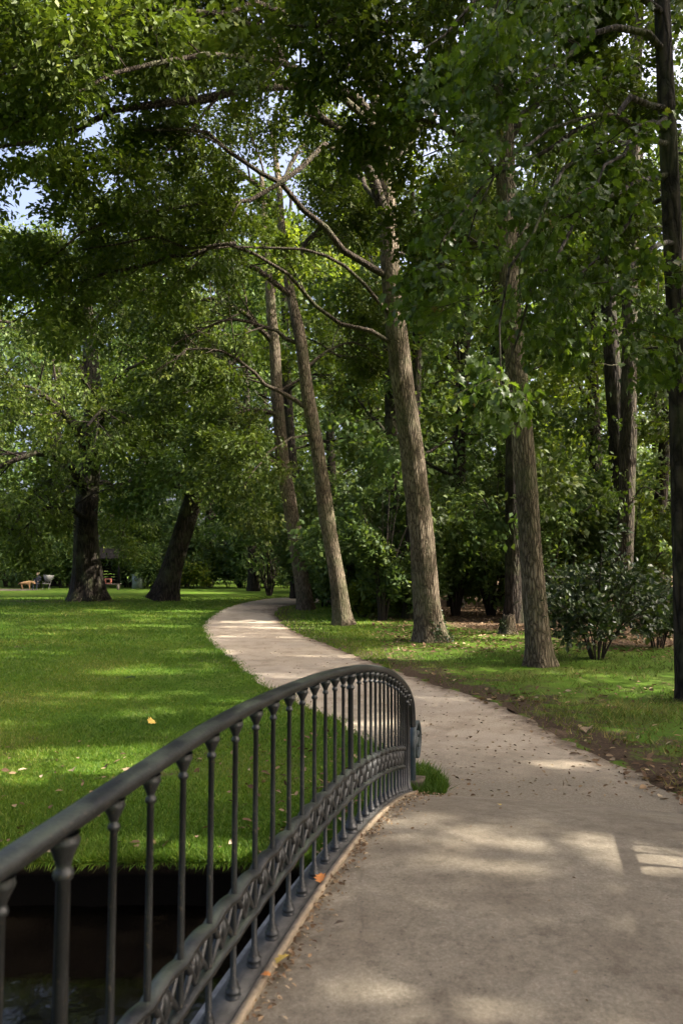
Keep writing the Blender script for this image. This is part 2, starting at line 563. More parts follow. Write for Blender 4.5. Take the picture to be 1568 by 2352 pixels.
M['red_box'] = simple_mat("faded_red_paint", (0.32, 0.10, 0.07), 0.6, 0.3)
M['pale_wood'] = simple_mat("pale_bench_timber", (0.16, 0.14, 0.11), 0.8, 0.2)

# ------------------------------------------------------------------ plan of the place
RB, RA = 0.265, 1.15                      # railing line in plan: x = RB*y - RA
RN = math.hypot(1, RB)
RD = np.array([RB, 1.0, 0]) / RN          # along the railing
RX = np.array([1.0, -RB, 0]) / RN         # across the deck
DECK_W = 2.75


def zdeck(y):
    y = np.asarray(y, float)
    z = CAM[2] - 1.60 - np.where(y > 3.6, 0.0475, 0.025) * (y - 3.6) ** 2
    return z


LEFT_Q = [(700, 1373), (640, 1375), (585, 1381), (540, 1391), (492, 1413), (466, 1440), (480, 1472), (540, 1524), (620, 1586), (714, 1632), (813, 1684), (890, 1740), (950, 1796)]
RIGHT_Q = [(1900, 2080), (1750, 1960), (1568, 1838), (1450, 1772), (1300, 1706), (1190, 1645), (1100, 1604), (1000, 1574), (900, 1543), (830, 1512), (720, 1472), (655, 1440), (633, 1415), (648, 1396), (700, 1386)]


def edge_path(q, n, seed, amp):
    a = np.array([G(x, y) for x, y in q])
    a = resample(a, n)
    T = nrm(np.gradient(a, axis=0))
    N = np.stack([-T[:, 1], T[:, 0], 0 * T[:, 0]], 1)
    s = np.arange(n)
    jit = vnoise(s * 0.9, s * 0.0, seed, 0.7) * amp + vnoise(s * 2.3, s * 0.0, seed + 1, 0.9) * amp * 0.5
    return a + N * jit[:, None]


LE = edge_path(LEFT_Q, 260, 3, 0.09)
RE = edge_path(RIGHT_Q, 200, 5, 0.12)
apron = np.array([[LE[-1, 0] + 0.03, 6.2, 0], [0.4, 5.6, 0], [1.6, 5.2, 0], [3.4, 4.9, 0], [5.2, 4.4, 0]])
far_end = np.array([RE[-1] + [3.0, 1.2, 0], LE[0] + [3.0, 2.5, 0]])
PATH_POLY = np.concatenate([LE, apron, RE, far_end])

# ------------------------------------------------------------------ ground, water, path
xs = np.concatenate([np.linspace(-160, -30, 14), np.arange(-28, -12, 1.0), np.arange(-12, 12, 0.2), np.arange(12, 30, 1.0), np.linspace(31, 160, 14)])
DITCH_A, DITCH_B = 0.7, 5.20
ysl = [-80, -40, -20, -8, -3, -1, 0.0, 0.4]
ys_far = np.concatenate([np.arange(0.06, 20, 0.2), np.arange(20, 40, 0.8), np.arange(41, 75, 2.0), np.linspace(80, 260, 12)]) + DITCH_B
rows = []
nx = len(xs)
for y in ysl:
    rows.append(np.stack([xs, np.full(nx, y), np.zeros(nx)], 1))
e1 = 0.06 * vnoise(xs, xs * 0, 21, 2.0)
rows.append(np.stack([xs, DITCH_A + e1, np.full(nx, -0.03)], 1))
rows.append(np.stack([xs, DITCH_A + e1 + 0.1, np.full(nx, -1.0)], 1))
e2 = 0.07 * vnoise(xs, xs * 0, 22, 1.6) + 0.04 * vnoise(xs, xs * 0, 23, 6.0)
for dy, z in ((0.30, -1.0), (0.24, -0.45), (0.15, -0.16), (0.04, -0.05)):
    rows.append(np.stack([xs, DITCH_B + e2 + (dy if dy > 0 else 0) * 1.0, np.full(nx, z)], 1))
rows.append(np.stack([xs, DITCH_B + e2 + 0.02, np.full(nx, -0.012)], 1))
for y in ys_far:
    rows.append(np.stack([xs, np.maximum(y, DITCH_B + e2 + 0.05), np.zeros(nx)], 1))
GV = np.concatenate(rows)
R_ = len(rows)
gi = np.arange(R_ * nx).reshape(R_, nx)
gq = np.stack([gi[:-1, :-1], gi[:-1, 1:], gi[1:, 1:], gi[1:, :-1]], -1).reshape(-1, 4)


def dist_to(poly, x, y):
    d = np.full(x.shape, 1e9)
    for i in range(len(poly) - 1):
        a, b = poly[i, :2], poly[i + 1, :2]
        ab = b - a
        t = np.clip(((x - a[0]) * ab[0] + (y - a[1]) * ab[1]) / max(ab @ ab, 1e-9), 0, 1)
        d = np.minimum(d, np.hypot(x - a[0] - t * ab[0], y - a[1] - t * ab[1]))
    return d


gx, gy = GV[:, 0], GV[:, 1]
dR = dist_to(RE[::4], gx, gy)
dL = dist_to(LE[::4], gx, gy)
wx = 2.2 + 0.10 * gy + 0.5 * vnoise(gx, gy, 31, 0.5)       # woodland floor lies right of this line
wood = np.clip((gx - (1.5 + 0.0 * gy)) / 4.0, 0, 1) * np.clip((gy - 20.0) / 4.0, 0, 1)
wood = np.maximum(wood, np.clip((gx - 4.5 - 0.25 * np.maximum(0, 14 - gy)) / 3.0, 0, 1) * np.clip((gy - 16.5) / 3.0, 0, 1) * 0.95)
wood = np.maximum(wood, np.clip((gx - 0.5) / 3, 0, 1) * np.clip((gy - 30) / 6, 0, 1))
right_side = (gx > np.interp(gy, RE[::-1, 1][np.argsort(RE[::-1, 1])], RE[::-1, 0][np.argsort(RE[::-1, 1])]))
bare = np.where(right_side, 0.45 * np.exp(-dR / 0.5) + 0.40 * np.exp(-dR / 3.2) + .12, 0.25 * np.exp(-dL / 0.12))
patch = np.exp(-(((gx + 1.9) / 1.0) ** 2 + ((gy - 7.3) / 0.45) ** 2)) + np.exp(-(((gx + 0.3) / 0.6) ** 2 + ((gy - 6.4) / 0.35) ** 2))
bare = np.maximum(bare, 0.42 * patch)
bare = np.maximum(bare, np.where((gx < 0) & (gy > 5.5), .2 + .3 * np.clip(vnoise(gx, gy, 37, .7), 0, 1), 0))
t9 = np.exp(-(((gx + 15) / 7.0) ** 2 + ((gy - 40) / 1.6) ** 2))
bare = np.maximum(bare, 0.7 * t9)
n_wall = (len(ysl) + 2 + 4) * nx
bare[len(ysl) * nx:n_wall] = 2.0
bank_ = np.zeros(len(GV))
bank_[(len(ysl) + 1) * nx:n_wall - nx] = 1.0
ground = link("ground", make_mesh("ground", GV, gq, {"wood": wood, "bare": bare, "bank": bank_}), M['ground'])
tag(ground, kind='structure')

water = link("water", make_mesh("water", [(-160, DITCH_A - 0.3, -0.40), (160, DITCH_A - 0.3, -0.40), (160, DITCH_B + 0.3, -0.40), (-160, DITCH_B + 0.3, -0.40)], np.array([[0, 1, 2, 3]])), M['water'])
tag(water, kind='structure')

# path: grid of points inside the outline, edges kept, so that the worn edge can be an attribute
import bmesh
bm = bmesh.new()
bvs = [bm.verts.new((p[0], p[1], 0.006)) for p in PATH_POLY]
bm.faces.new(bvs)
bmesh.ops.triangulate(bm, faces=bm.faces[:])
for _ in range(3):
    long_e = [e for e in bm.edges if e.calc_length() > 0.5 and (e.verts[0].co.y + e.verts[1].co.y) < 60]
    bmesh.ops.subdivide_edges(bm, edges=long_e, cuts=1)
    bmesh.ops.triangulate(bm, faces=bm.faces[:])
pm = bpy.data.meshes.new("path")
bm.to_mesh(pm)
bm.free()
pc = np.empty(len(pm.vertices) * 3, np.float32)
pm.vertices.foreach_get("co", pc)
pc = pc.reshape(-1, 3)
at = pm.attributes.new("edge", 'FLOAT', 'POINT')
ev = 0.85 * np.exp(-dist_to(RE[::4], pc[:, 0], pc[:, 1]) / 0.5) + 0.4 * np.exp(-dist_to(LE[::4], pc[:, 0], pc[:, 1]) / 0.08)
at.data.foreach_set("value", ev.astype(np.float32))
at = pm.attributes.new("near", 'FLOAT', 'POINT')
at.data.foreach_set("value", np.clip((9.6 - pc[:, 1] - .27 * pc[:, 0]) / 2.6, 0, 1.3).astype(np.float32))
path = link("path", pm, M['gravel'])
tag(path, kind='structure')

# ------------------------------------------------------------------ footbridge
bridge = empty("footbridge", (float(RB * 3.6 - RA) + 1.2, 3.6, 0), "low arched footbridge with worn asphalt deck over the dark ditch", "footbridge")
ny, nw = 90, 40
yy = np.linspace(-0.6, 6.78, ny)
ww = np.linspace(0.0, DECK_W, nw)
dv, de, dg_ = [], [], []
for y in yy:
    b0 = np.array([RB * y - RA, y, float(zdeck(y))])
    for w in ww:
        p = b0 + RX * w
        camber = 0.02 * (1 - (2 * w / DECK_W - 1) ** 2)
        dv.append(p + [0, 0, camber - 0.02 + 0.004])
        de.append(0.95 * math.exp(-w / 0.09) + 0.5 * math.exp(-w / 0.3) * max(0, (y - 4.6) / 2) + 0.8 * math.exp(-(DECK_W - w) / 0.15))
        dg_.append(0.35 * min(1.0, max(0.0, (y - 4.8) / 1.8)))
di = np.arange(ny * nw).reshape(ny, nw)
dq = np.stack([di[:-1, :-1], di[:-1, 1:], di[1:, 1:], di[1:, :-1]], -1).reshape(-1, 4)
link("deck", make_mesh("deck", dv, dq, {"edge": de, "grav": dg_}, smooth=True), M['asphalt'], bridge)


def ribbon(y0, y1, n, w0, w1, z0, z1, zf=zdeck):
    """closed bar following the deck arch: across w0..w1, from z0 to z1 above the deck line"""
    y = np.linspace(y0, y1, n)
    base = np.stack([RB * y - RA, y, zf(y)], 1)
    ring = []
    for w, z in ((w0, z0), (w1, z0), (w1, z1), (w0, z1)):
        ring.append(base + RX * w + np.array([0, 0, z]))
    V = np.stack(ring, 1).reshape(-1, 3)
    i = np.arange(n * 4).reshape(n, 4)
    j = np.roll(i, -1, 1)
    q = np.stack([i[:-1], j[:-1], j[1:], i[1:]], -1).reshape(-1, 4)
    caps = np.array([[0, 3, 2, 1], [n * 4 - 4, n * 4 - 3, n * 4 - 2, n * 4 - 1]])
    return V, [np.concatenate([q, caps])]


for w0, w1 in ((-0.16, 0.0), (DECK_W, DECK_W + 0.16)):
    link("edge_beam", MB().add(*ribbon(0.2, 5.6, 50, w0, w1, -0.34, -0.10)).mesh("edge_beam"), M['stone'], bridge)
link("deck_slab", MB().add(*ribbon(0.2, 5.6, 50, 0.0, DECK_W, -0.30, -0.025)).mesh("deck_slab"), M['brick_wall'], bridge)
for w0 in (0.055, DECK_W - 0.085):
    link("edge_strip", MB().add(*ribbon(-0.6, 6.6, 70, w0, w0 + 0.03, -0.03, 0.012)).mesh("edge_strip"), M['strip'], bridge)
for yc in (DITCH_A - 0.1, DITCH_B + 0.3):
    c = np.array([RB * yc - RA, yc, -0.45]) + RX * DECK_W / 2
    link("abutment", MB().add(*box(c, DECK_W + 0.3, 0.45, 1.1, RX, RD)).mesh("abutment"), M['brick_wall'], bridge)

# ------------------------------------------------------------------ railings
def lathe(profile, k=10):
    pr = np.asarray(profile, float)
    th = np.arange(k) / k * 2 * np.pi
    V = np.stack([pr[:, 0][:, None] * np.cos(th), pr[:, 0][:, None] * np.sin(th), np.repeat(pr[:, 1][:, None], k, 1)], -1).reshape(-1, 3)
    i = np.arange(len(pr) * k).reshape(len(pr), k)
    j = np.roll(i, -1, 1)
    return V, np.stack([i[:-1], j[:-1], j[1:], i[1:]], -1).reshape(-1, 4)


H0 = 0.985   # underside of handrail above foot
BAL = [(.030, 0), (.031, .010), (.026, .014), (.029, .022), (.029, .030), (.021, .036), (.023, .046), (.016, .054), (.017, .062), (.0115, .070), (.0112, .30), (.0105, .60), (.010, .905),
       (.015, .908), (.017, .915), (.015, .922), (.011, .926), (.013, .934), (.019, .947), (.027, .962), (.030, .970), (.027, .975), (.029, H0)]
POST = [(.044, 0), (.045, .015), (.038, .02), (.042, .032), (.042, .045), (.031, .052), (.033, .066), (.024, .076), (.025, .088), (.0185, .10), (.018, .40), (.017, .88),
        (.023, .884), (.026, .894), (.023, .904), (.0175, .91), (.021, .925), (.029, .945), (.037, .962), (.039, .970), (.034, .976), (.036, H0)]
bal_me = MB().add(*lathe(BAL, 12)).mesh("baluster")
post_me = MB().add(*lathe(POST, 14)).mesh("post")
for me_ in (bal_me, post_me):
    me_.materials.append(M['iron'])

# height of handrail top above the lawn as read along the line
TOP_Y = [-0.8, 1.59, 2.08, 2.72, 3.33, 4.01, 4.5, 5.04, 5.51, 6.08, 6.4, 6.58, 6.68, 6.75, 6.785, 6.80]
TOP_Z = [-0.76, -0.63, -0.595, -0.56, -0.565, -0.595, -0.635, -0.70, -0.785, -0.935, -1.055, -1.145, -1.215, -1.29, -1.38, -1.50]


def railing(name, off, label):
    z_off = CAM[2]
    root = empty(name, (RB * 3.6 - RA + RX[0] * off, 3.6 + RX[1] * off, float(zdeck(3.6))), label, "railing")
    O = RX * off

    def base(y, w=0.0, z=0.0):
        return np.array([RB * y - RA, y, float(zdeck(y)) + z]) + O + RX * w

    # handrail: moulded section swept along
    ty = np.array(TOP_Y)
    tz = np.array(TOP_Z) + z_off
    c = np.stack([RB * ty - RA, ty, tz], 1) + O
    c = resample(c, 130)
    T = nrm(np.gradient(c, axis=0))
    N = np.cross(np.broadcast_to(RX, T.shape), T)
    N = N * np.sign(N[:, 2:3] + 1e-9) if False else N
    sec = [(-0.033, -0.026), (-0.035, -0.007), (-0.029, 0.0), (-0.010, 0.003), (0.010, 0.003), (0.029, 0.0), (0.035, -0.007), (0.033, -0.026), (0.016, -0.031), (0.016, -0.043), (-0.016, -0.043), (-0.016, -0.031)]
    V = np.stack([c + RX * a + N * b for a, b in sec], 1).reshape(-1, 3)
    k = len(sec)
    i = np.arange(len(c) * k).reshape(len(c), k)
    j = np.roll(i, -1, 1)
    q = np.stack([i[:-1], i[1:], j[1:], j[:-1]], -1).reshape(-1, 4)
    link("handrail", MB().add(V, q).mesh("handrail"), M['iron'], root)
    # balusters, every fourteenth a thicker post
    near = [1.807 - 0.207 * n for n in range(11, 0, -1)]
    ys = np.array(near + [1.807, 2.016, 2.205, 2.405, 2.611, 2.817, 3.02, 3.218, 3.426, 3.616, 3.814, 4.01, 4.199, 4.379, 4.552, 4.77, 4.944, 5.107, 5.257, 5.408, 5.549, 5.70, 5.834, 5.98, 6.11, 6.228, 6.325, 6.418, 6.512, 6.624])
    n0 = int(np.argmin(abs(ys - 1.807)))
    for n, y in enumerate(ys):
        post = (n - n0) % 14 == 0
        top = float(np.interp(y, c[:, 1] - O[1] * 1.0 if False else ty, tz)) - 0.042
        o = link("post" if post else "baluster", post_me if post else bal_me, None, root)
        b = base(y)
        o.location = Vector(b.tolist())
        o.scale = (1, 1, float((top - b[2] + 0.002) / H0))
        o.rotation_euler = (0, 0, math.atan2(RD[1], RD[0]))
    link("plinth", MB().add(*ribbon(-0.6, 6.66, 70, off - 0.065 if off < 1 else off - 0.05, off + 0.05, -0.12, 0.004)).mesh("plinth"), M['iron_plinth'], root)
    # two middle rails, scalloped between balusters, with a cast panel in every bay
    for nm, z0, th, wd, sc in (("upper_rail", 0.365, 0.02, 0.026, 0.012), ("lower_rail", 0.215, 0.018, 0.022, 0.006)):
        yk = np.concatenate([np.linspace(ys[a], ys[a + 1], 7)[:-1] for a in range(len(ys) - 4)] + [[ys[-4]]])
        ph = np.concatenate([np.linspace(0, 1, 7)[:-1] for a in range(len(ys) - 4)] + [[1.0]])
        arch = sc * (np.sin(ph * np.pi)) * 1.4 - sc * 0.4
        cc = np.stack([base(y) for y in yk])
        cc[:, 2] += z0 + arch
        V = np.stack([cc + RX * a + np.array([0, 0, b]) for a, b in ((-wd, -th / 2), (wd, -th / 2), (wd, th / 2), (wd * 0.3, th * 0.8), (-wd * 0.3, th * 0.8), (-wd, th / 2))], 1).reshape(-1, 3)
        i = np.arange(len(cc) * 6).reshape(-1, 6)
        j = np.roll(i, -1, 1)
        q = np.stack([i[:-1], j[:-1], j[1:], i[1:]], -1).reshape(-1, 4)
        link(nm, MB().add(V, q).mesh(nm), M['iron'], root)
    for a in range(len(ys) - 4):
        y0, y1 = ys[a], ys[a + 1]
        mb = MB()

        def pt(s, h, w=0.0):
            return base(y0 + (y1 - y0) * s, w, 0.225 + h * 0.135)
        curves = []
        for s0, s1 in ((0.06, 0.5), (0.94, 0.5)):
            curves.append([pt(s0, 1.0), pt(s0 + (s1 - s0) * 0.35, 0.72), pt(s0 + (s1 - s0) * 0.75, 0.35), pt(s1, 0.02)])
            curves.append([pt(s0, 0.0), pt(s0 + (s1 - s0) * 0.3, 0.25), pt(s0 + (s1 - s0) * 0.75, 0.62), pt(s1, 1.0)])
        PT = np.stack([resample(cv, 8) for cv in curves])
        rr = np.tile(np.array([0.006, 0.009, 0.012, 0.013, 0.013, 0.012, 0.009, 0.006]), (len(curves), 1))
        mb.add(*tubes(PT, rr, 6))
        # leaf-shaped boss in the middle of the bay
        L, Qd = lathe([(0.001, -0.05), (0.012, -0.03), (0.021, 0.0), (0.015, 0.03), (0.001, 0.055)], 6)
        lp = link("lattice_panel", mb.mesh("lattice_panel", True), M['iron'], root)
        link("boss", MB().add(L + pt(0.5, 0.5), Qd).mesh("boss"), M['iron'], lp)
    # scroll and foot block at the end
    ce = base(6.80, 0, 0.0)
    th = np.linspace(0.0, 3.6 * np.pi, 70)
    r = 0.205 * (1 - th / (3.9 * np.pi)) ** 0.8
    cen = ce + RD * 0.20 + np.array([0, 0, 0.40])
    sp = cen + RD * (np.cos(math.pi - th) * r)[:, None] + np.array([0, 0, 1.0]) * (np.sin(math.pi - th) * r)[:, None]
    down = np.array([cen - RD * 0.205 + [0, 0, -0.37 + 0.37 * s] for s in np.linspace(0, 0.95, 8)])
    sp = np.concatenate([down, sp])
    mb = MB()
    T = nrm(np.gradient(sp, axis=0))
    N = np.cross(np.broadcast_to(RX, T.shape), T)
    V = np.stack([sp + RX * a + N * b for a, b in ((-0.028, -0.014), (0.028, -0.014), (0.028, 0.014), (-0.028, 0.014))], 1).reshape(-1, 3)
    i = np.arange(len(sp) * 4).reshape(-1, 4)
    j = np.roll(i, -1, 1)
    mb.add(V, np.stack([i[:-1], j[:-1], j[1:], i[1:]], -1).reshape(-1, 4))
    mb.add(*box(cen, 0.05, 0.07, 0.07, RX, RD))
    link("end_scroll", mb.mesh("end_scroll"), M['iron_green'], root)
    link("foot_block", MB().add(*box(ce + np.array([0, 0, 0.03]) + RD * 0.06 + RX * 0.02, 0.15, 0.2, 0.14, RX, RD)).mesh("foot_block"), M['brick_wall'], root)
    return root


M['iron_plinth'] = simple_mat("weathered_plinth", (0.06, 0.057, 0.052), 0.6, 0.4, 0.45, 20, 0.3)
M['iron_green'] = simple_mat("blue_green_iron", (0.022, 0.034, 0.037), 0.5, 0.45, 0.35, 10, 0.2)
railing("bridge_railing", 0.0, "dark cast iron railing with turned balusters arching along the grassy side of the bridge")
railing("bridge_railing", DECK_W, "matching iron railing on the woodland side of the bridge, outside the picture, casting striped shade")

# ------------------------------------------------------------------ foliage engine
T_DIAMOND = (np.array([[0, 0, 0], [0.27, 0.45, 0.06], [0, 1, -0.06], [-0.27, 0.45, 0.06]]), [np.array([[0, 1, 2, 3]])])
T_OVATE = (np.array([[0, 0, 0], [0.24, 0.3, 0.05], [0.22, 0.65, 0.04], [0, 1, -0.1], [-0.22, 0.65, 0.04], [-0.24, 0.3, 0.05]]),
           [np.array([[0, 1, 2, 3], [0, 3, 4, 5]])])
_h = [(0.0, 0.0), (0.10, 0.10), (0.30, 0.14), (0.22, 0.27), (0.44, 0.44), (0.25, 0.50), (0.36, 0.72), (0.17, 0.74), (0.0, 1.0)]
_v = [(0, 0.45, -0.02)] + [(x, y, 0.35 * x - 0.22 * y * y) for x, y in _h] + [(-x, y, 0.35 * x - 0.22 * y * y) for x, y in _h[-2:0:-1]]
_n = len(_v) - 1
T_LOBED = (np.array(_v), [np.array([[0, 1 + i, 1 + (i + 1) % _n] for i in range(_n)])])

SUN_HOLES = []    # ('g', cx, cy, z, rx, ry) ground ellipses, or ('p', point, radius, clear distance)


def hole_keep(p, r):
    keep = np.ones(len(p), bool)
    rnd = r.random(len(p))
    for h in SUN_HOLES:
        if h[0] == 'g':
            _, cx, cy, z, rx, ry = h
            t = (p[:, 2] - z) / SD[2]
            x = p[:, 0] - SD[0] * t - cx
            y = p[:, 1] - SD[1] * t - cy
            e = (x / rx) ** 2 + (y / ry) ** 2
            keep &= ~((e < 1.0) & (rnd < 0.9))
        else:
            _, c, rad, t0 = h
            d = p - c
            t = d @ SD
            perp = np.linalg.norm(d - t[:, None] * SD, axis=1)
            keep &= ~((perp < rad) & (t > t0))
    return keep


def leaf_mesh(name, pos, axis, normal, size, tmpl, r, cluster_rnd=None):
    a = nrm(axis)
    s = nrm(np.cross(a, normal))
    n = np.cross(s, a)
    tv, tf = tmpl
    V = pos[:, None, :] + size[:, None, None] * (tv[None, :, 0:1] * s[:, None, :] + tv[None, :, 1:2] * a[:, None, :] + tv[None, :, 2:3] * n[:, None, :])
    K = len(tv)
    off = (np.arange(len(pos)) * K)
    polys = [(off[:, None, None] + f[None]).reshape(-1, f.shape[1]) for f in tf]
    rv = r.random(len(pos)) if cluster_rnd is None else np.clip(0.55 * r.random(len(pos)) + 0.45 * cluster_rnd, 0, 1)
    nfa = sum(len(f) for f in tf)
    return make_mesh(name, V.reshape(-1, 3), polys, {"rnd": np.repeat(rv, nfa)})


def spawn(Pp, Rp, n, r, tmin, tmax, lens, ang, upb, S2, wig=0.35, grav=0.0, rfrac=0.5, flat=0.0):
    N, S, _ = Pp.shape
    t = tmin + (tmax - tmin) * (np.arange(n)[None] + r.random((N, n))) / n
    f = t * (S - 1)
    i = np.clip(f.astype(int), 0, S - 2)
    u = (f - i)[..., None]
    ii = np.arange(N)[:, None]
    o = Pp[ii, i] * (1 - u) + Pp[ii, i + 1] * u
    T = nrm(Pp[ii, i + 1] - Pp[ii, i])
    R0 = (Rp[ii, i] * (1 - u[..., 0]) + Rp[ii, i + 1] * u[..., 0]) * rfrac
    rv = r.normal(size=(N, n, 3))
    rv[..., 2] *= (1 - flat)
    perp = nrm(rv - (rv * T).sum(-1, keepdims=True) * T)
    a = np.radians(ang + r.normal(size=(N, n)) * 12)[..., None]
    d = T * np.cos(a) + perp * np.sin(a)
    d[..., 2] += upb
    d = nrm(d)
    L = lens[:, None] * (1.15 - 0.65 * t) * r.uniform(0.65, 1.25, (N, n))
    d = d.reshape(-1, 3)
    o = o.reshape(-1, 3)
    L = L.reshape(-1)
    R0 = R0.reshape(-1)
    pts = [o]
    cur = d.copy()
    w = r.normal(size=d.shape) * wig
    for k in range(1, S2):
        cur = nrm(cur + (w + r.normal(size=d.shape) * wig) / S2 + np.array([0, 0, -grav / S2]))
        pts.append(pts[-1] + cur * (L / (S2 - 1))[:, None])
    pts = np.stack(pts, 1)
    rad = np.maximum(R0[:, None] * np.linspace(1, 0.25, S2)[None], 0.004)
    return pts, rad, L


def trunk_mesh(name, pl, rad, k=20, S=50, flare=0.5, seed=0, lump=0.05, ridge=0.02, roots=5):
    r = np.random.default_rng(seed)
    c = resample(pl, S)
    d = np.concatenate([[0], np.cumsum(np.linalg.norm(np.diff(c, axis=0), axis=1))])
    pd = np.linspace(0, 1, len(rad))
    R = np.interp(d / d[-1], pd, rad)
    V, q = tubes(c[None], R[None], k)
    V = V.reshape(S, k, 3)
    th = np.arange(k) / k * 2 * np.pi
    off = np.zeros((S, k))
    for _ in range(5):
        off += lump / 2.2 * np.sin(r.integers(1, 4) * th[None] + r.uniform(0.4, 2.2) * d[:, None] + r.uniform(0, 6.3))
    for _ in range(6):
        off += ridge / 2.0 * np.sin(r.integers(5, 11) * th[None] + r.uniform(-1.5, 1.5) * d[:, None] + r.uniform(0, 6.3))
    fl = flare * np.exp(-d / (1.1 * R[0]))[:, None] * (1 + 0.4 * np.cos(roots * th + r.uniform(0, 6))[None])
    V = c[:, None] + (V - c[:, None]) * (1 + off + fl)[..., None]
    return V.reshape(-1, 3), q


TREES = []


def build_tree(name, label, cat, trunk_pl, trunk_r, limbs, n_leaf, leaf, lmat, seed, bmat='bark', tmat='twig', group=None, k=20, S=50, flare=0.5,
               n2=9, n3=6, l2=2.2, l3=0.9, up2=0.1, up3=0.05, grav=0.35, tmpl=T_DIAMOND, tmin=0.25, flat=0.55, droop=0.3, spread=0.13, roots=5, keep_fn=None, extra=None, twig_k=3,
               nj=.5, lump=0.05, ridge=0.02):
    """limbs: list of (polyline, r0, r1)"""
    r = np.random.default_rng(seed)
    root = empty(name, trunk_pl[0], label, cat, group)
    V, q = trunk_mesh("trunk", trunk_pl, trunk_r, k, S, flare, seed, lump, ridge, roots)
    tr = link("trunk", make_mesh("trunk", V, q, smooth=True), M[bmat], root)
    tr["_w"] = tuple(root.location)
    SL = 11
    LP = np.stack([resample(l[0], SL) for l in limbs])
    # natural crookedness
    LP[:, 1:-1] += r.normal(size=LP[:, 1:-1].shape) * 0.008 * np.linalg.norm(LP[:, -1] - LP[:, 0], axis=1)[:, None, None]
    LR = np.stack([np.linspace(l[1], l[2], SL) for l in limbs])
    ll = np.linalg.norm(np.diff(LP, axis=1), axis=2).sum(1)
    big = LR[:, 0] > 0.07
    if k > 12:
        for a_ in range(len(LP)):
            Vl, Ql = tubes(LP[a_:a_ + 1], LR[a_:a_ + 1], 9)
            link("limb", make_mesh("limb", Vl, Ql, smooth=True), M['limb' if bmat == 'bark' else bmat], root)
    else:
        kl = hole_keep(LP.reshape(-1, 3), r).reshape(len(LP), -1).mean(1) > .7
        kl = kl if kl.sum() > 2 else ~(kl & False)
        Vl, Ql = tubes(LP[kl], LR[kl], 6)
        link("limbs", make_mesh("limbs", Vl, Ql, smooth=True), M[bmat], root)["kind"] = "stuff"
    A, RA_, L2 = spawn(LP, LR, n2, r, tmin, 1.0, np.minimum(l2, 0.55 * ll + 0.3), 48, up2, 7, 0.5, grav * 0.5, 0.45, flat * 0.5)
    B, RB_, L3 = spawn(A, RA_, n3, r, 0.2, 1.0, np.full(len(A), l3), 45, up3, 5, 0.5, grav, 0.5, flat)
    ka = hole_keep(A.reshape(-1, 3), r).reshape(len(A), -1).mean(1) > .6
    ka = ka if ka.sum() > 3 else ~(ka & False)
    V2, Q2 = tubes(A[ka][:, ::2] if k <= 12 else A[ka], RA_[ka][:, ::2] if k <= 12 else RA_[ka], 4 if k > 12 else 3)
    tw = MB().add(V2, Q2)
    if k > 12:
        kb = hole_keep(B.reshape(-1, 3), r).reshape(len(B), -1).mean(1) > .6
        tw.add(*tubes(B[kb][:, ::2], np.maximum(RB_[kb][:, ::2] * 0.8, 0.003), twig_k))
    link("twigs", tw.mesh("twigs", True), M[tmat], root)["kind"] = "stuff"
    # leaves in tufts along the twigs
    nb = len(B)
    per = max(1, n_leaf // nb)
    t = r.uniform(0.25, 1.08, (nb, per))
    f = np.clip(t, 0, 0.999) * 4
    i = f.astype(int)
    u = (f - i)[..., None]
    ii = np.arange(nb)[:, None]
    pos = B[ii, i] * (1 - u) + B[ii, i + 1] * u + r.normal(size=(nb, per, 3)) * spread * np.array([1, 1, 0.7])
    tan = nrm(B[:, 3:4] - B[:, 1:2])
    ax = tan + r.normal(size=(nb, per, 3)) * 0.75
    ax[..., 2] -= droop
    nm = r.normal(size=(nb, per, 3)) * nj + np.array([0, -.5 * (nj > .6), 1.0])
    crn = np.repeat(r.random(nb), per)
    # gaps: drop whole twigs here and there
    alive = np.repeat(r.random(nb) > 0.08, per)
    pos, ax, nm = pos.reshape(-1, 3), ax.reshape(-1, 3), nm.reshape(-1, 3)
    keep = hole_keep(pos, r) & alive & (pos[:, 2] > 0.25)
    if keep_fn is not None:
        keep &= keep_fn(pos)
    pos, ax, nm, crn = pos[keep], ax[keep], nm[keep], crn[keep]
    sz = leaf * r.uniform(0.65, 1.3, len(pos))
    cr = link("crown", leaf_mesh("crown", pos, ax, nm, sz, tmpl, r, crn), M[lmat], root)
    cr["kind"] = "stuff"
    TREES.append((name, len(pos)))
    return root, B


def auto_limbs(pl, r_at, h0, h1, n, rad_fn, el, seed, r0=0.09, bias=None):
    """limbs around a trunk polyline between fractions h0..h1"""
    r = np.random.default_rng(seed + 500)
    c = resample(pl, 60)
    out = []
    az = r.uniform(0, 6.28)
    for i in range(n):
        f = h0 + (h1 - h0) * (i + r.uniform(0, 0.8)) / n
        o = c[int(f * 59)]
        az += 2.4 + r.normal() * 0.35
        e = math.radians(el[0] + (el[1] - el[0]) * f + r.normal() * 8)
        d = np.array([math.cos(az) * math.cos(e), math.sin(az) * math.cos(e), math.sin(e)])
        if bias is not None:
            d = nrm(d + np.asarray(bias))
        L = rad_fn(f) * r.uniform(0.8, 1.2)
        p1 = o + d * L * 0.35 + np.array([0, 0, 0.05 * L])
        p2 = o + d * L * 0.7 + np.array([0, 0, 0.06 * L])
        p3 = o + d * L + np.array([0, 0, -0.06 * L])
        out.append(([o, p1, p2, p3], r0 * (1.1 - 0.7 * f), 0.015))
    return out


# ------------------------------------------------------------------ where the sun comes through
def gh(qx, qy, hw, hh, z=0.0):
    p = G(qx, qy, z)
    D = p[1]
    SUN_HOLES.append(('g', p[0], p[1], z, hw * S_ / FP * D + .12, D * D * hh * S_ / FP / (CAM[2] - z) + (.16 if z == 0 else .085)))


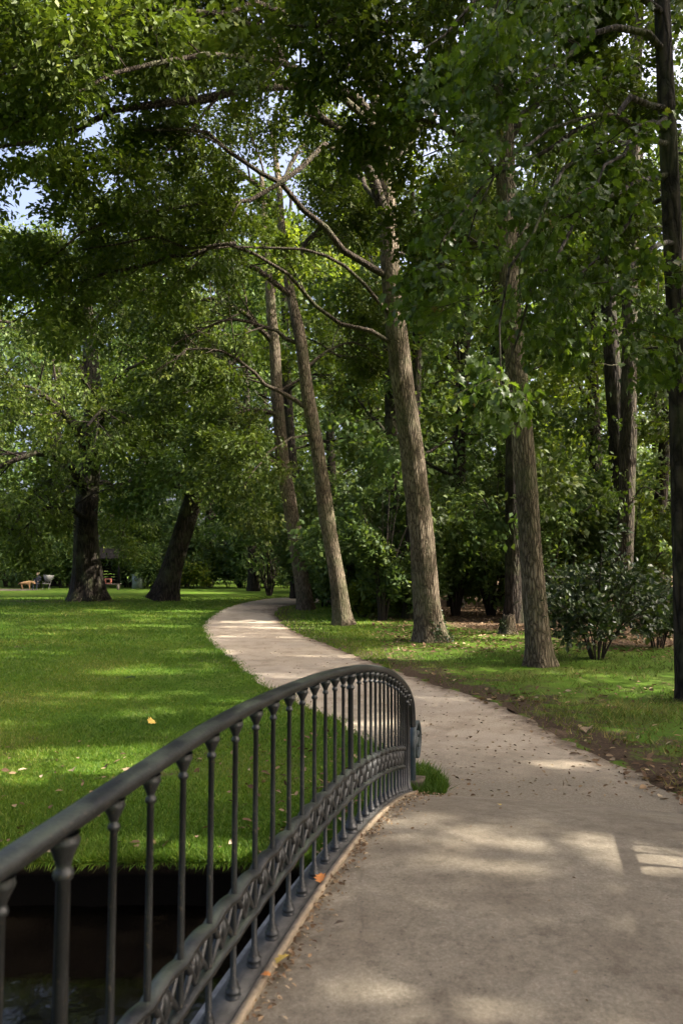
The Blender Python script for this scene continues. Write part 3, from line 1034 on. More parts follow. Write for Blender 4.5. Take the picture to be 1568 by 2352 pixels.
for a in [(1190, 1890, 190, 5, 0.2), (1130, 1958, 330, 7, 0.35), (1050, 2032, 120, 6, 0.4), (1490, 1995, 90, 30, 0.4), (1340, 2140, 50, 4, 0.45), (1180, 2236, 90, 1, 0.46),
          (960, 2310, 130, 6, 0.47), (1550, 2215, 20, 10, 0.45), (1280, 1746, 110, 9), (1010, 1606, 100, 7), (700, 1515, 170, 5), (600, 1440, 90, 4), (860, 1660, 60, 25),
          (250, 1440, 190, 6), (60, 1502, 110, 7), (180, 1605, 150, 12), (450, 1500, 80, 9), (330, 1545, 90, 6), (520, 1620, 60, 14), (400, 1590, 60, 6), (120, 1410, 120, 3), (430, 1410, 60, 3), (330, 1640, 70, 8), (60, 1660, 60, 8),
          (950, 1500, 130, 14), (1120, 1482, 90, 7), (1060, 1400, 60, 5), (1330, 1402, 70, 5), (1000, 1440, 60, 6), (60, 1375, 80, 2), (520, 1368, 80, 2), (1010, 1545, 60, 6)]:
    gh(*a)
def dep(qx, qy):
    return float((G(qx, qy) - CAM) @ FWD)


D1, D2, D3, D4, D5 = dep(990, 1474), dep(788, 1437), dep(702, 1402), dep(1238, 1530), dep(1428, 1432)
for qx, qy, D, rr, t0 in [(1012, 1340, D1, .5, .3), (996, 1210, D1, .55, .3), (978, 1060, D1, .5, .3), (962, 960, D1, .5, .3), (946, 840, D1, .55, .3), (932, 690, D1, .65, .3), (1018, 1430, D1, .4, .3), (780, 430, 20, 2.1, .3), (740, 330, 19, 1.8, .3), (830, 520, 20.3, 1.7, .3), (680, 470, 18.5, 1.2, .3), (800, 600, 20, 1.1, .3),
                          (676, 1260, D3, .6, .6), (664, 1150, D3, .6, .6), (650, 1050, D3, .6, .6), (640, 830, D3, .5, .6), (752, 1200, D2, .3, .6), (715, 960, D2, .35, .6),
                          (1218, 960, D4, .3, .4), (1455, 1010, D5, .6, .25), (1452, 1150, D5, .6, .25), (1448, 1290, D5, .6, .25),
                          (790, 470, 30, 3.0, .5), (720, 360, 30, 2.6, .5), (760, 560, 29, 2.2, .5), (960, 660, 21, 1.3, .3), (660, 600, 18.5, 1.5, .4), (560, 520, 17.5, 1.2, .4), (620, 780, 23, 1.4, .4), (480, 760, 22, 1.0, .4), (860, 1000, 27, 1.6, .3), (1040, 1080, 25, 1.6, .3), (1040, 880, 25, 1.3, .3), (860, 1240, 26.6, 1.3, .2), (1090, 1210, 28, 1.6, .2), (1110, 960, 28, 1.6, .2), (1340, 1230, 25, 1.3, .2), (1250, 1150, 26.5, 1.2, .2), (790, 1120, 30, 1.4, .2), (1080, 760, 28, 1.6, .2), (1500, 900, 24, 1.2, .2), (1520, 1260, 24, .8, .2), (760, 900, 30, 1.3, .3), (1320, 950, 22, 1.0, .3), (520, 1000, 38, 1.6, .4), (130, 900, 36, 1.6, .4), (600, 1230, 50, 2.0, .4), (1150, 890, 6.95, .75, .12), (1165, 800, 7.0, .5, .12), (1050, 560, 8.3, .45, .3), (1090, 640, 8.0, .4, .3), (1430, 760, 7.6, .35, .2), (1470, 1180, 20, .6, .2),
                          (480, 560, 18, .8, .4), (560, 800, 23, .8, .4), (860, 1620, 5.2, .34, .5), (830, 1780, 5.0, .26, .5), (1330, 1150, 24, .9, .2), (600, 1140, 30, .8, .3), (90, 790, 20, .8, .4), (1290, 1050, 24, .7, .2), (1010, 1280, 25, .7, .2), (860, 1100, 30, 1.0, .2), (820, 1380, 24, .5, .2)]:
    SUN_HOLES.append(('p', P(qx, qy, D), rr, t0))

# ------------------------------------------------------------------ the trees one can tell apart
def qpl(pts):
    return [P(*p) for p in pts]


def bare_limbs(lines, w, reach=3.5):
    """the shaded undersides and open-lawn side of the heavy limbs carry no leaves"""
    dense = [resample(l, 60) for l in lines]

    def f(p):
        keep = np.ones(len(p), bool)
        d = (p - CAM) @ FWD
        pu, pv = (p - CAM) @ RGT / d, (p - CAM) @ UPV / d
        for c in dense:
            cdp = (c - CAM) @ FWD
            cu, cv = (c - CAM) @ RGT / cdp, (c - CAM) @ UPV / cdp
            for i in range(len(c)):
                m = (np.hypot(pu - cu[i], pv - cv[i]) * d < w) & (d < cdp[i] + .1) & (d > cdp[i] - reach)
                keep &= ~m
        return keep
    return f


# great leaning oak in the middle
g1 = G(990, 1474)
D1 = float((g1 - CAM) @ FWD)
t1 = [g1] + qpl([(983, 1400, D1), (966, 1220, D1 - .05), (943, 1020, D1), (921, 850, D1), (903, 700, D1 + .1), (893, 560, D1 + .2), (888, 440, D1 + .3), (872, 320, D1 + .4), (862, 200, D1 + .5), (850, 60, D1 + .6), (840, -150, D1 + .8)])
limb1 = [
    (qpl([(890, 520, D1 + .2), (862, 430, D1), (800, 330, D1 - .4), (720, 245, D1 - .8), (640, 120, D1 - 1.2), (560, 0, D1 - 1.5)]), .17, .05),
    (qpl([(896, 640, D1 + .1), (862, 625, D1 - .1), (780, 560, D1 - .6), (700, 490, D1 - 1), (620, 415, D1 - 1.5), (540, 350, D1 - 2), (460, 305, D1 - 2.4), (330, 300, D1 - 3)]), .10, .025),
    (qpl([(905, 730, D1), (870, 690, D1 - .2), (800, 620, D1 - .6), (720, 575, D1 - .9), (640, 575, D1 - 1.1), (540, 560, D1 - 1.4), (430, 600, D1 - 1.8)]), .058, .015),
    (qpl([(916, 800, D1), (870, 775, D1 - .2), (800, 750, D1 - .5), (730, 710, D1 - .8), (670, 640, D1 - 1.2), (600, 590, D1 - 1.6), (530, 570, D1 - 2), (420, 572, D1 - 2.5), (330, 552, D1 - 3), (180, 575, D1 - 3.5)]), .066, .015),
    (qpl([(870, 290, D1 + .4), (835, 235, D1 + .2), (760, 208, D1 - .4), (660, 206, D1 - 1), (560, 218, D1 - 1.6), (420, 228, D1 - 2.4), (300, 258, D1 - 3), (180, 300, D1 - 3.6), (60, 335, D1 - 4.2), (-60, 345, D1 - 4.6)]), .16, .035),
    (qpl([(868, 240, D1 + .5), (800, 150, D1), (700, 90, D1 - .8), (560, 50, D1 - 1.6), (400, 90, D1 - 2.6), (230, 110, D1 - 3.4), (60, 190, D1 - 4)]), .12, .03),
    (qpl([(880, 380, D1 + .4), (760, 330, D1 - 1.0), (600, 470, D1 - 2.4), (420, 470, D1 - 3.2), (250, 500, D1 - 4), (90, 620, D1 - 4.6)]), .08, .02),
    (qpl([(540, 560, D1 - 1.4), (420, 590, D1 - 2), (300, 620, D1 - 2.6), (160, 660, D1 - 3.2), (30, 740, D1 - 3.8)]), .06, .02),
    (qpl([(880, 420, D1 + .3), (960, 300, D1 + .6), (1060, 200, D1 + 1.2), (1180, 80, D1 + 2)]), .1, .03),
    (qpl([(900, 600, D1 + .3), (980, 560, D1 + 1.5), (1080, 560, D1 + 3), (1180, 600, D1 + 4.5)]), .07, .02),
    (qpl([(862, 200, D1 + .5), (900, 60, D1 + 1), (980, -80, D1 + 2), (1040, -260, D1 + 3)]), .1, .03),
    (qpl([(890, 480, D1 + .3), (840, 420, D1 + 2), (800, 400, D1 + 4), (760, 440, D1 + 6)]), .09, .03),
    (qpl([(850, 60, D1 + .6), (700, -40, D1), (480, -60, D1 - 1.2), (250, -20, D1 - 2.6), (60, 40, D1 - 4)]), .1, .03),
    (qpl([(850, 100, D1 + .6), (760, -60, D1 + 2), (560, -160, D1 + 3), (300, -150, D1 + 2)]), .1, .03),
    (qpl([(846, 0, D1 + .6), (740, -160, D1 - 1), (560, -260, D1 - 2.5), (340, -260, D1 - 4), (120, -200, D1 - 5)]), .1, .03),  # high limbs out of view, added to block sky and darken leaves below
    (qpl([(844, -60, D1 + .7), (800, -250, D1 - 1), (700, -380, D1 - 3), (520, -420, D1 - 5)]), .1, .03),
    (qpl([(870, 300, D1 + .4), (740, 180, D1 - 2), (560, 130, D1 - 4), (360, 150, D1 - 5.5), (160, 220, D1 - 6.5), (0, 300, D1 - 7)]), .1, .02),
    (qpl([(866, 220, D1 + .5), (720, 60, D1 - 2.5), (520, 0, D1 - 4.5), (300, 20, D1 - 6), (80, 60, D1 - 7)]), .1, .02),
    (qpl([(300, 20, D1 - 6), (160, 90, D1 - 6.4), (40, 150, D1 - 6.8), (-60, 230, D1 - 7)]), .04, .012),
    (qpl([(844, -100, D1 + .7), (900, -260, D1 - .5), (980, -380, D1 - 2), (1060, -420, D1 - 3.5)]), .1, .03),
]
o1, _ = build_tree("oak_tree", "tall leaning oak with sunlit bark on the right edge of the curving path", "tree", t1, [.355, .335, .32, .305, .285, .26, .23, .19, .145, .105, .07], limb1, 205000, .135, 'leaf_oak', 101, keep_fn=bare_limbs([l[0] for l in (limb1[0], limb1[1], limb1[2], limb1[3], limb1[4])], .2, 2.5),
                   k=36, S=110, flare=.5, n2=13, n3=8, l2=2.5, l3=1.1, up2=.4, up3=.15, grav=.2, spread=.16)

g2 = G(788, 1437)
D2 = float((g2 - CAM) @ FWD)
t2 = [g2] + qpl([(778, 1350, D2), (752, 1200, D2), (728, 1030, D2), (706, 900, D2), (690, 780, D2), (668, 680, D2 + .3), (650, 560, D2 + .5), (640, 420, D2 + 1), (620, 280, D2 + 1.5)])
limb2 = [
    (qpl([(706, 940, D2), (660, 912, D2 - .3), (610, 880, D2 - .7), (555, 832, D2 - 1), (500, 803, D2 - 1.4), (430, 806, D2 - 1.8), (360, 850, D2 - 2.2)]), .085, .02),
    (qpl([(690, 790, D2), (650, 770, D2), (600, 748, D2 - .3), (540, 735, D2 - .6), (480, 750, D2 - 1), (400, 790, D2 - 1.5)]), .08, .02),
    (qpl([(668, 680, D2 + .2), (600, 620, D2 - .5), (500, 600, D2 - 1.2), (380, 640, D2 - 2), (250, 720, D2 - 3)]), .1, .03),
    (qpl([(660, 620, D2 + .4), (720, 540, D2 + 1), (800, 480, D2 + 1.5)]), .1, .03),
    (qpl([(645, 500, D2 + .8), (560, 400, D2), (460, 360, D2 - 1), (340, 400, D2 - 2)]), .1, .03),
    (qpl([(640, 420, D2 + 1), (720, 320, D2 + 2), (800, 300, D2 + 3)]), .09, .03),
    (qpl([(720, 1000, D2), (660, 1010, D2 - 1), (600, 1060, D2 - 2), (560, 1120, D2 - 2.5)]), .05, .015),
    (qpl([(700, 850, D2), (760, 800, D2 + .6), (830, 790, D2 + 1.2), (880, 830, D2 + 1.8)]), .06, .02),
]
build_tree("oak_tree", "slim oak leaning towards the path, nearer one of the pair beside the bend", "tree", t2, [.29, .265, .25, .235, .21, .19, .16, .13, .1, .07], limb2, 52000, .15, 'leaf_oak', 102, keep_fn=bare_limbs([limb2[0][0], limb2[1][0], t2[:8]], .25),
           k=28, S=80, flare=.45, n2=12, n3=7, l2=3.0, l3=1.2, grav=.4, spread=.18)

g3 = G(702, 1402)
D3 = float((g3 - CAM) @ FWD)
t3 = [g3] + qpl([(690, 1310, D3), (668, 1180, D3), (648, 1050, D3), (638, 920, D3), (630, 800, D3), (622, 700, D3), (612, 560, D3 + .5), (600, 400, D3 + 1)])
limb3 = [
    (qpl([(642, 960, D3), (600, 940, D3 - .5), (540, 950, D3 - 1.2), (470, 990, D3 - 2)]), .12, .03),
    (qpl([(652, 1080, D3), (600, 1050, D3 - 1), (545, 1040, D3 - 1.5), (500, 1070, D3 - 2)]), .09, .02),
    (qpl([(628, 790, D3), (560, 720, D3 - 1), (470, 690, D3 - 2), (380, 720, D3 - 3)]), .13, .04),
    (qpl([(620, 690, D3), (660, 600, D3 + 1), (720, 560, D3 + 2)]), .11, .03),
    (qpl([(612, 560, D3 + .5), (540, 470, D3), (440, 440, D3 - 1)]), .1, .03),
    (qpl([(640, 900, D3), (720, 860, D3 + 1.5), (800, 880, D3 + 3)]), .08, .03),
]
build_tree("oak_tree", "slender oak standing tight on the bend where the path disappears", "tree", t3, [.36, .33, .31, .29, .26, .23, .2, .15, .1], limb3, 26000, .19, 'leaf_oak', 103, keep_fn=bare_limbs([t3[:7]], .5),
           k=24, S=70, flare=.3, n2=12, n3=7, l2=3.4, l3=1.4, grav=.4, spread=.2)

g4 = G(1238, 1530)
D4 = float((g4 - CAM) @ FWD)
t4 = [g4] + qpl([(1232, 1440, D4), (1221, 1280, D4), (1208, 1110, D4), (1195, 960, D4), (1184, 830, D4), (1172, 700, D4), (1164, 540, D4 + .2), (1160, 350, D4 + .3), (1156, 150, D4 + .4), (1150, -80, D4 + .5), (1150, -300, D4 + .7)])
limb4 = [
    (qpl([(1160, 420, D4 + .3), (1080, 330, D4), (980, 280, D4 - .5), (880, 300, D4 - 1)]), .08, .02),
    (qpl([(1158, 250, D4 + .3), (1060, 130, D4 - .5), (940, 60, D4 - 1.2), (800, 40, D4 - 2), (660, 60, D4 - 2.6)]), .1, .02),
    (qpl([(1160, 330, D4 + .3), (1240, 230, D4 + .6), (1340, 180, D4 + 1), (1450, 200, D4 + 1.5)]), .09, .02),
    (qpl([(1156, 150, D4 + .4), (1250, 20, D4), (1360, -60, D4 - .5)]), .08, .02),
    (qpl([(1152, 0, D4 + .4), (1050, -120, D4 - .6), (900, -150, D4 - 1.6), (740, -90, D4 - 2.6)]), .08, .02),
    (qpl([(1164, 560, D4 + .2), (1240, 500, D4 + .8), (1320, 500, D4 + 1.4), (1400, 560, D4 + 2)]), .06, .02),
    (qpl([(1166, 600, D4), (1110, 560, D4 + .8), (1040, 560, D4 + 1.6), (980, 600, D4 + 2.4)]), .06, .02),
    (qpl([(1154, 60, D4 + .4), (1160, -60, D4 - 1.5), (1130, -100, D4 - 3.2), (1080, -60, D4 - 4.6)]), .08, .02),
]
build_tree("oak_tree", "straight grey-brown oak at the verge between sunny grass and dark shrub", "tree", t4, [.245, .23, .222, .214, .206, .198, .19, .17, .145, .115, .08], limb4, 46000, .15, 'leaf_oak', 104,
           k=32, S=100, flare=.45, n2=13, n3=8, l2=2.0, l3=.9, grav=.4, spread=.15)

# dark trunk behind the shrub
g5 = G(1428, 1432)
D5 = float((g5 - CAM) @ FWD)
t5 = [g5] + qpl([(1432, 1300, D5), (1440, 1100, D5), (1444, 900, D5), (1446, 700, D5), (1450, 500, D5), (1456, 300, D5), (1462, 100, D5 + .3), (1470, -150, D5 + .6)])
limb5 = [
    (qpl([(1450, 480, D5), (1400, 478, D5 - .3), (1340, 472, D5 - .6), (1270, 480, D5 - 1)]), .06, .02),
    (qpl([(1444, 820, D5), (1420, 840, D5 - .3), (1380, 835, D5 - .6)]), .035, .012),
    (qpl([(1453, 400, D5), (1500, 300, D5 + .5), (1560, 240, D5 + 1)]), .08, .02),
    (qpl([(1456, 300, D5), (1390, 200, D5 - .5), (1300, 140, D5 - 1)]), .08, .02),
    (qpl([(1462, 100, D5), (1540, 0, D5), (1640, -60, D5)]), .08, .02),
    (qpl([(1440, 1180, D5), (1480, 1120, D5 - .8), (1530, 1150, D5 - 1.5)]), .03, .01),
    (qpl([(1450, 560, D5), (1500, 520, D5 - 1), (1560, 560, D5 - 2)]), .05, .015),
]
build_tree("oak_tree", "dark trunk with one sunlit flank rising behind the glossy shrub", "tree", t5, [.3, .28, .27, .26, .25, .23, .21, .18, .13], limb5, 16000, .17, 'leaf_oak', 105,
           bmat='bark_mid', k=24, S=60, flare=.3, n2=10, n3=7, l2=2.2, l3=1.0, tmpl=T_OVATE)

# nearest dark trunk cut by the frame, its boughs hang into the upper part
g6 = G(1582, 1612)
D6 = float((g6 - CAM) @ FWD)
t6 = [g6] + qpl([(1574, 1480, D6), (1566, 1250, D6), (1560, 1000, D6), (1555, 780, D6), (1545, 560, D6), (1536, 350, D6), (1526, 150, D6), (1516, -60, D6 + .1), (1500, -350, D6 + .3)])
limb6 = [
    (qpl([(1524, 120, D6), (1460, 60, D6 - .4), (1395, 67, D6 - .8), (1323, 113, D6 - 1.2), (1277, 149, D6 - 1.5), (1200, 190, D6 - 1.8), (1120, 260, D6 - 2.1)]), .055, .012),
    (qpl([(1530, 250, D6), (1440, 250, D6 - .8), (1330, 300, D6 - 1.6), (1210, 360, D6 - 2.2), (1100, 440, D6 - 2.5), (1010, 560, D6 - 2.7)]), .05, .01),
    (qpl([(1538, 400, D6), (1450, 430, D6 - 1), (1340, 500, D6 - 1.8), (1250, 620, D6 - 2.6), (1190, 760, D6 - 3), (1150, 890, D6 - 3.2)]), .045, .008),
    (qpl([(1546, 560, D6), (1500, 560, D6 - .8), (1440, 620, D6 - 1.6), (1400, 700, D6 - 2.4), (1420, 790, D6 - 3)]), .04, .008),
    (qpl([(1530, 270, D6), (1500, 300, D6 - 1), (1450, 330, D6 - 2), (1380, 400, D6 - 3), (1300, 460, D6 - 3.4)]), .045, .01),
    (qpl([(1520, 30, D6), (1400, -60, D6 - 1), (1230, -60, D6 - 2), (1080, 10, D6 - 2.6), (960, 120, D6 - 3)]), .055, .01),
    (qpl([(1516, -60, D6), (1440, -150, D6 - 2), (1320, -120, D6 - 3.6), (1180, 0, D6 - 4)]), .05, .01),
    (qpl([(1534, 330, D6), (1420, 330, D6 - 1.4), (1300, 420, D6 - 2.6), (1200, 560, D6 - 3.3), (1150, 700, D6 - 3.7), (1165, 830, D6 - 3.9), (1150, 910, D6 - 4.0)]), .04, .007),
    (qpl([(1532, 300, D6), (1380, 260, D6 - 1.6), (1200, 330, D6 - 2.8), (1080, 470, D6 - 3.2), (1060, 600, D6 - 3.4)]), .04, .007),
    (qpl([(1540, 450, D6), (1470, 480, D6 + .6), (1400, 560, D6 + .4), (1330, 640, D6 - .4), (1290, 760, D6 - 1)]), .04, .008),
]
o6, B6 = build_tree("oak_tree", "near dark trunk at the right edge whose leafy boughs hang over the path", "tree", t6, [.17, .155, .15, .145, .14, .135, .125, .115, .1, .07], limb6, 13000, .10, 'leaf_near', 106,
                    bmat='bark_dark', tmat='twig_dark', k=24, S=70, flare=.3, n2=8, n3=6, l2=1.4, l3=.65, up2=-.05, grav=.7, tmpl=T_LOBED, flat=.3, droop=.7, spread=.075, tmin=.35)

# big parkland oaks on the lawn
g9 = G(202, 1381)
D9 = float((g9 - CAM) @ FWD)
t9p = [g9] + qpl([(200, 1330, D9), (198, 1250, D9), (200, 1160, D9), (206, 1060, D9), (214, 960, D9), (210, 840, D9 + .5), (200, 700, D9 + 1)])
l9 = [
    (qpl([(200, 1150, D9), (170, 1080, D9 - 1.5), (110, 1040, D9 - 3), (30, 1060, D9 - 4.5), (-60, 1120, D9 - 5.5)]), .32, .06),
    (qpl([(200, 1200, D9), (160, 1170, D9 - 2), (110, 1170, D9 - 4), (60, 1210, D9 - 5.5)]), .18, .04),
    (qpl([(204, 1100, D9), (250, 1020, D9 - 1), (310, 970, D9 - 2), (380, 950, D9 - 3)]), .3, .06),
    (qpl([(206, 1060, D9), (160, 960, D9 - 2), (90, 900, D9 - 4), (0, 880, D9 - 6)]), .3, .06),
    (qpl([(212, 980, D9), (260, 880, D9 - 2), (330, 830, D9 - 4)]), .28, .05),
    (qpl([(212, 900, D9), (140, 800, D9 - 2), (50, 740, D9 - 4), (-50, 740, D9 - 5)]), .25, .05),
    (qpl([(206, 760, D9 + 1), (280, 680, D9), (380, 660, D9 - 1)]), .22, .05),
    (qpl([(202, 720, D9 + 1), (120, 620, D9), (20, 580, D9 - 1)]), .2, .05),
    (qpl([(200, 700, D9 + 1), (220, 580, D9), (260, 500, D9 - 1)]), .2, .05),
    (qpl([(206, 1080, D9), (230, 980, D9 - 3), (230, 940, D9 - 6), (200, 980, D9 - 8)]), .25, .05),
    (qpl([(206, 1060, D9), (300, 1000, D9 + 2), (400, 990, D9 + 4)]), .22, .05),
    (qpl([(196, 1130, D9), (120, 1100, D9 - 2), (60, 1160, D9 - 4), (20, 1230, D9 - 5)]), .16, .04),
    (qpl([(203, 1130, D9), (120, 1110, D9 + 2), (40, 1170, D9 + 4), (-20, 1230, D9 + 5)]), .16, .04),
    (qpl([(205, 1120, D9), (250, 1110, D9 + 3), (290, 1170, D9 + 6), (280, 1240, D9 + 8)]), .16, .04),
]
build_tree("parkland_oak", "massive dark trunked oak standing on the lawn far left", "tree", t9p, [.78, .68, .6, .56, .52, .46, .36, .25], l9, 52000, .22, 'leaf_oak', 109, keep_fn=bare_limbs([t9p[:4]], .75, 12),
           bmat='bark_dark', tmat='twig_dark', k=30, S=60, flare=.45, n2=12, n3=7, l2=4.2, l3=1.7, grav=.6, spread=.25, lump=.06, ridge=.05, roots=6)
g10 = G(378, 1381)
D10 = float((g10 - CAM) @ FWD)
t10 = [g10] + qpl([(390, 1330, D10), (412, 1250, D10), (440, 1160, D10), (462, 1080, D10), (478, 980, D10), (486, 860, D10), (480, 720, D10 + 1)])
l10 = [
    (qpl([(446, 1150, D10), (410, 1120, D10 - .5), (370, 1110, D10 - 1), (320, 1140, D10 - 2)]), .2, .04),
    (qpl([(460, 1090, D10), (400, 1000, D10 - 1), (340, 960, D10 - 2), (280, 970, D10 - 3)]), .26, .05),
    (qpl([(470, 1040, D10), (520, 980, D10 - 1), (570, 970, D10 - 2)]), .22, .05),
    (qpl([(478, 980, D10), (430, 900, D10 - 1), (360, 860, D10 - 2), (290, 880, D10 - 3)]), .22, .05),
    (qpl([(484, 900, D10), (550, 820, D10 + 1), (620, 800, D10 + 2)]), .2, .05),
    (qpl([(484, 800, D10 + .5), (420, 720, D10), (340, 690, D10 - 1)]), .2, .05),
    (qpl([(480, 740, D10 + 1), (540, 640, D10 + 1), (600, 620, D10 + 1)]), .18, .05),
    (qpl([(455, 1100, D10), (440, 1070, D10 - 3), (420, 1080, D10 - 5)]), .16, .04),
    (qpl([(468, 1050, D10), (510, 1080, D10 - 1.5), (540, 1130, D10 - 2.5)]), .14, .04),
]
build_tree("parkland_oak", "dark oak on the lawn with its thick trunk leaning right", "tree", t10, [.66, .56, .5, .46, .42, .36, .28, .2], l10, 32000, .24, 'leaf_deep', 110, keep_fn=bare_limbs([t10[:4]], .65, 12),
           bmat='bark_dark', tmat='twig_dark', k=26, S=50, flare=.45, n2=12, n3=7, l2=3.8, l3=1.6, grav=.5, spread=.25, roots=5)

# ------------------------------------------------------------------ woodland behind: one object for each tree
BG = []


def wood_tree(x, y, H, rad, seed, mat='leaf_deep', n=13000, leaf=.2, low=.12, label=None, r0=None, name="woodland_tree", group="woodland trees behind the path", k=12, tmpl=T_DIAMOND, lean=0.0, bmat='bark_dark', bias=None, keep_fn=None):
    r = np.random.default_rng(seed)
    b = np.array([x, y, 0.0])
    w = r.normal(size=2) * .02 * H
    pl = [b, b + [w[0] * .4 + lean * .3, w[1] * .3, H * .3], b + [w[0] + lean * .7, w[1], H * .65], b + [w[0] * .6 + lean, w[1] * 1.3, H]]
    r0 = r0 or (.10 + .011 * H)
    lim = auto_limbs(pl, None, low, .97, 15, lambda f: rad * (0.55 + 0.75 * math.sin(math.pi * min(1, .15 + f * .8))) * (1.0 if f < .8 else .65), (5, 50), seed, r0 * .32, bias)
    build_tree(name, label or "leafy tree in the dense wall of woodland behind the path", "tree", pl, [r0, r0 * .85, r0 * .6, r0 * .2], lim, n, leaf, mat, seed, bmat=bmat, tmat='twig_dark', group=group,
               k=k, S=24, flare=.3, n2=9, n3=6, l2=rad * .55, l3=rad * .26, grav=.45, spread=leaf * 1.1, tmpl=tmpl, keep_fn=keep_fn, nj=.85)


k_ = 1000
# (x, y, height, crown radius, material, low limb fraction)
WOODS = [
    (2.6, 27.5, 17, 3.0, 'leaf_deep', .10), (6.0, 25.5, 18, 3.0, 'leaf_oak', .12), (10.7, 27.4, 25, 3.6, 'leaf_deep', .10), (13.0, 25.5, 27, 4.0, 'leaf_oak', .14),
    (2.3, 31.0, 21, 4.6, 'leaf_lime', .34), (5.4, 34.5, 22, 3.6, 'leaf_oak', .10), (8.0, 35.0, 23, 3.8, 'leaf_deep', .10), (12.0, 34.0, 23, 3.8, 'leaf_lime', .10), (16.0, 33.0, 22, 3.8, 'leaf_deep', .12),
    (-2.6, 43.0, 25, 4.2, 'leaf_deep', .06), (2.4, 43.5, 26, 4.2, 'leaf_oak', .06), (7.4, 45.0, 27, 4.4, 'leaf_deep', .08), (13.0, 44.0, 27, 4.4, 'leaf_oak', .1), (19.0, 43.0, 26, 4.4, 'leaf_deep', .1),
    (-6.5, 54.0, 27, 4.8, 'leaf_deep', .05), (-0.5, 56.0, 29, 5.0, 'leaf_oak', .05), (6.0, 57.0, 30, 5.0, 'leaf_deep', .06), (13.0, 56.0, 30, 5.0, 'leaf_deep', .06), (21.0, 55.0, 30, 5.0, 'leaf_oak', .06),
    (-12.0, 65.0, 32, 5.8, 'leaf_deep', .04), (-19.0, 67.0, 34, 6.0, 'leaf_oak', .04), (-26.0, 66.0, 33, 6.0, 'leaf_deep', .04), (-33.0, 66.0, 34, 6.0, 'leaf_deep', .04), (-5.0, 68.0, 31, 5.4, 'leaf_deep', .04),
    (-15.5, 75.0, 31, 5.8, 'leaf_deep', .04), (-23.0, 76.0, 33, 5.8, 'leaf_deep', .04), (-30.5, 76.0, 31, 5.8, 'leaf_oak', .04), (-39.0, 74.0, 32, 5.8, 'leaf_deep', .04), (-8.0, 78.0, 33, 5.8, 'leaf_oak', .04), (3.0, 74.0, 34, 5.8, 'leaf_deep', .05), (12.0, 73.0, 34, 5.8, 'leaf_deep', .05),
]
WLAB = {(2.6, 27.5): "dark leafy tree filling the gap right behind the great leaning oak", (6.0, 25.5): "leafy tree behind the narrow dark trunk and the stump",
        (10.7, 27.4): "leafy tree directly behind the trunk with the sunlit flank", (13.0, 25.5): "leafy tree at the right edge of the picture, deep in the wood",
        (2.3, 31.0): "bright lime green tree glowing in sun right behind the great oak's upper trunk", (-2.6, 43.0): "tall tree right behind the pair of slim oaks at the bend",
        (-6.5, 54.0): "tall tree just left of the slender oak where the path disappears", (-12.0, 65.0): "far tree seen between the leaning dark oak and the slender oak",
        (-19.0, 67.0): "far tree behind the gap between the two big dark oaks", (-26.0, 66.0): "far tree behind the massive lawn oak", (-33.0, 66.0): "far tree at the left edge behind the seated person"}
for x, y, H, rad, mt, low in WOODS:
    k_ += 1
    wood_tree(x, y, H, rad, k_, mt, n=int(11500 if y < 50 else 8500), leaf=.25 + .0042 * (y - 20), low=low, label=WLAB.get((x, y)))

# woodland outside the picture on the sunward side, shading deck, path and lawn; first three and tall ones put there to darken leaves
SHADE = [(7.6, 1.6, 17, 4.2), (6.0, -2.8, 16, 4.4), (4.2, -8.5, 17, 4.6), (10.6, 7.0, 18, 3.4), (9.0, -3.4, 15, 3.2), (13.6, 2.6, 20, 3.6), (14.2, 8.0, 23, 3.8), (13.5, 12.8, 25, 4.0), (15.4, 19.8, 28, 4.4), (18.5, 5.5, 24, 4.0), (19.5, 12.0, 29, 4.6), (18.5, -2.0, 21, 4.0), (21.0, 19.5, 31, 4.8), (20.5, 27.0, 28, 4.6), (26.0, 15.0, 32, 5.0), (27.0, 23.0, 32, 5.0)]
for i, (x, y, H, rad) in enumerate(SHADE):
    wood_tree(x, y, H, rad, 2000 + i, 'leaf_oak', n=22000 if i == 0 else 9000, leaf=.14 if i == 0 else (.27 if H < 22 else .36), low=.25 if i else .36, label="leafy tree at the wood's edge outside the picture, placed for shade on the sunny side of the path", group="trees along the sunny side outside the picture")

for i, (x, y, H, rad) in enumerate([(-7.5, -4.5, 18, 5.2), (-1.5, -10.0, 19, 5.4), (-12.5, 1.0, 18, 4.8)]):  # unseen trees added to keep sky light off near lawn and canopy
    wood_tree(x, y, H, rad, 2100 + i, 'leaf_oak', n=9000, leaf=.34, low=.28, label="unseen tree added to block sky light, behind the camera on the lawn side", group="unseen trees added behind the camera")

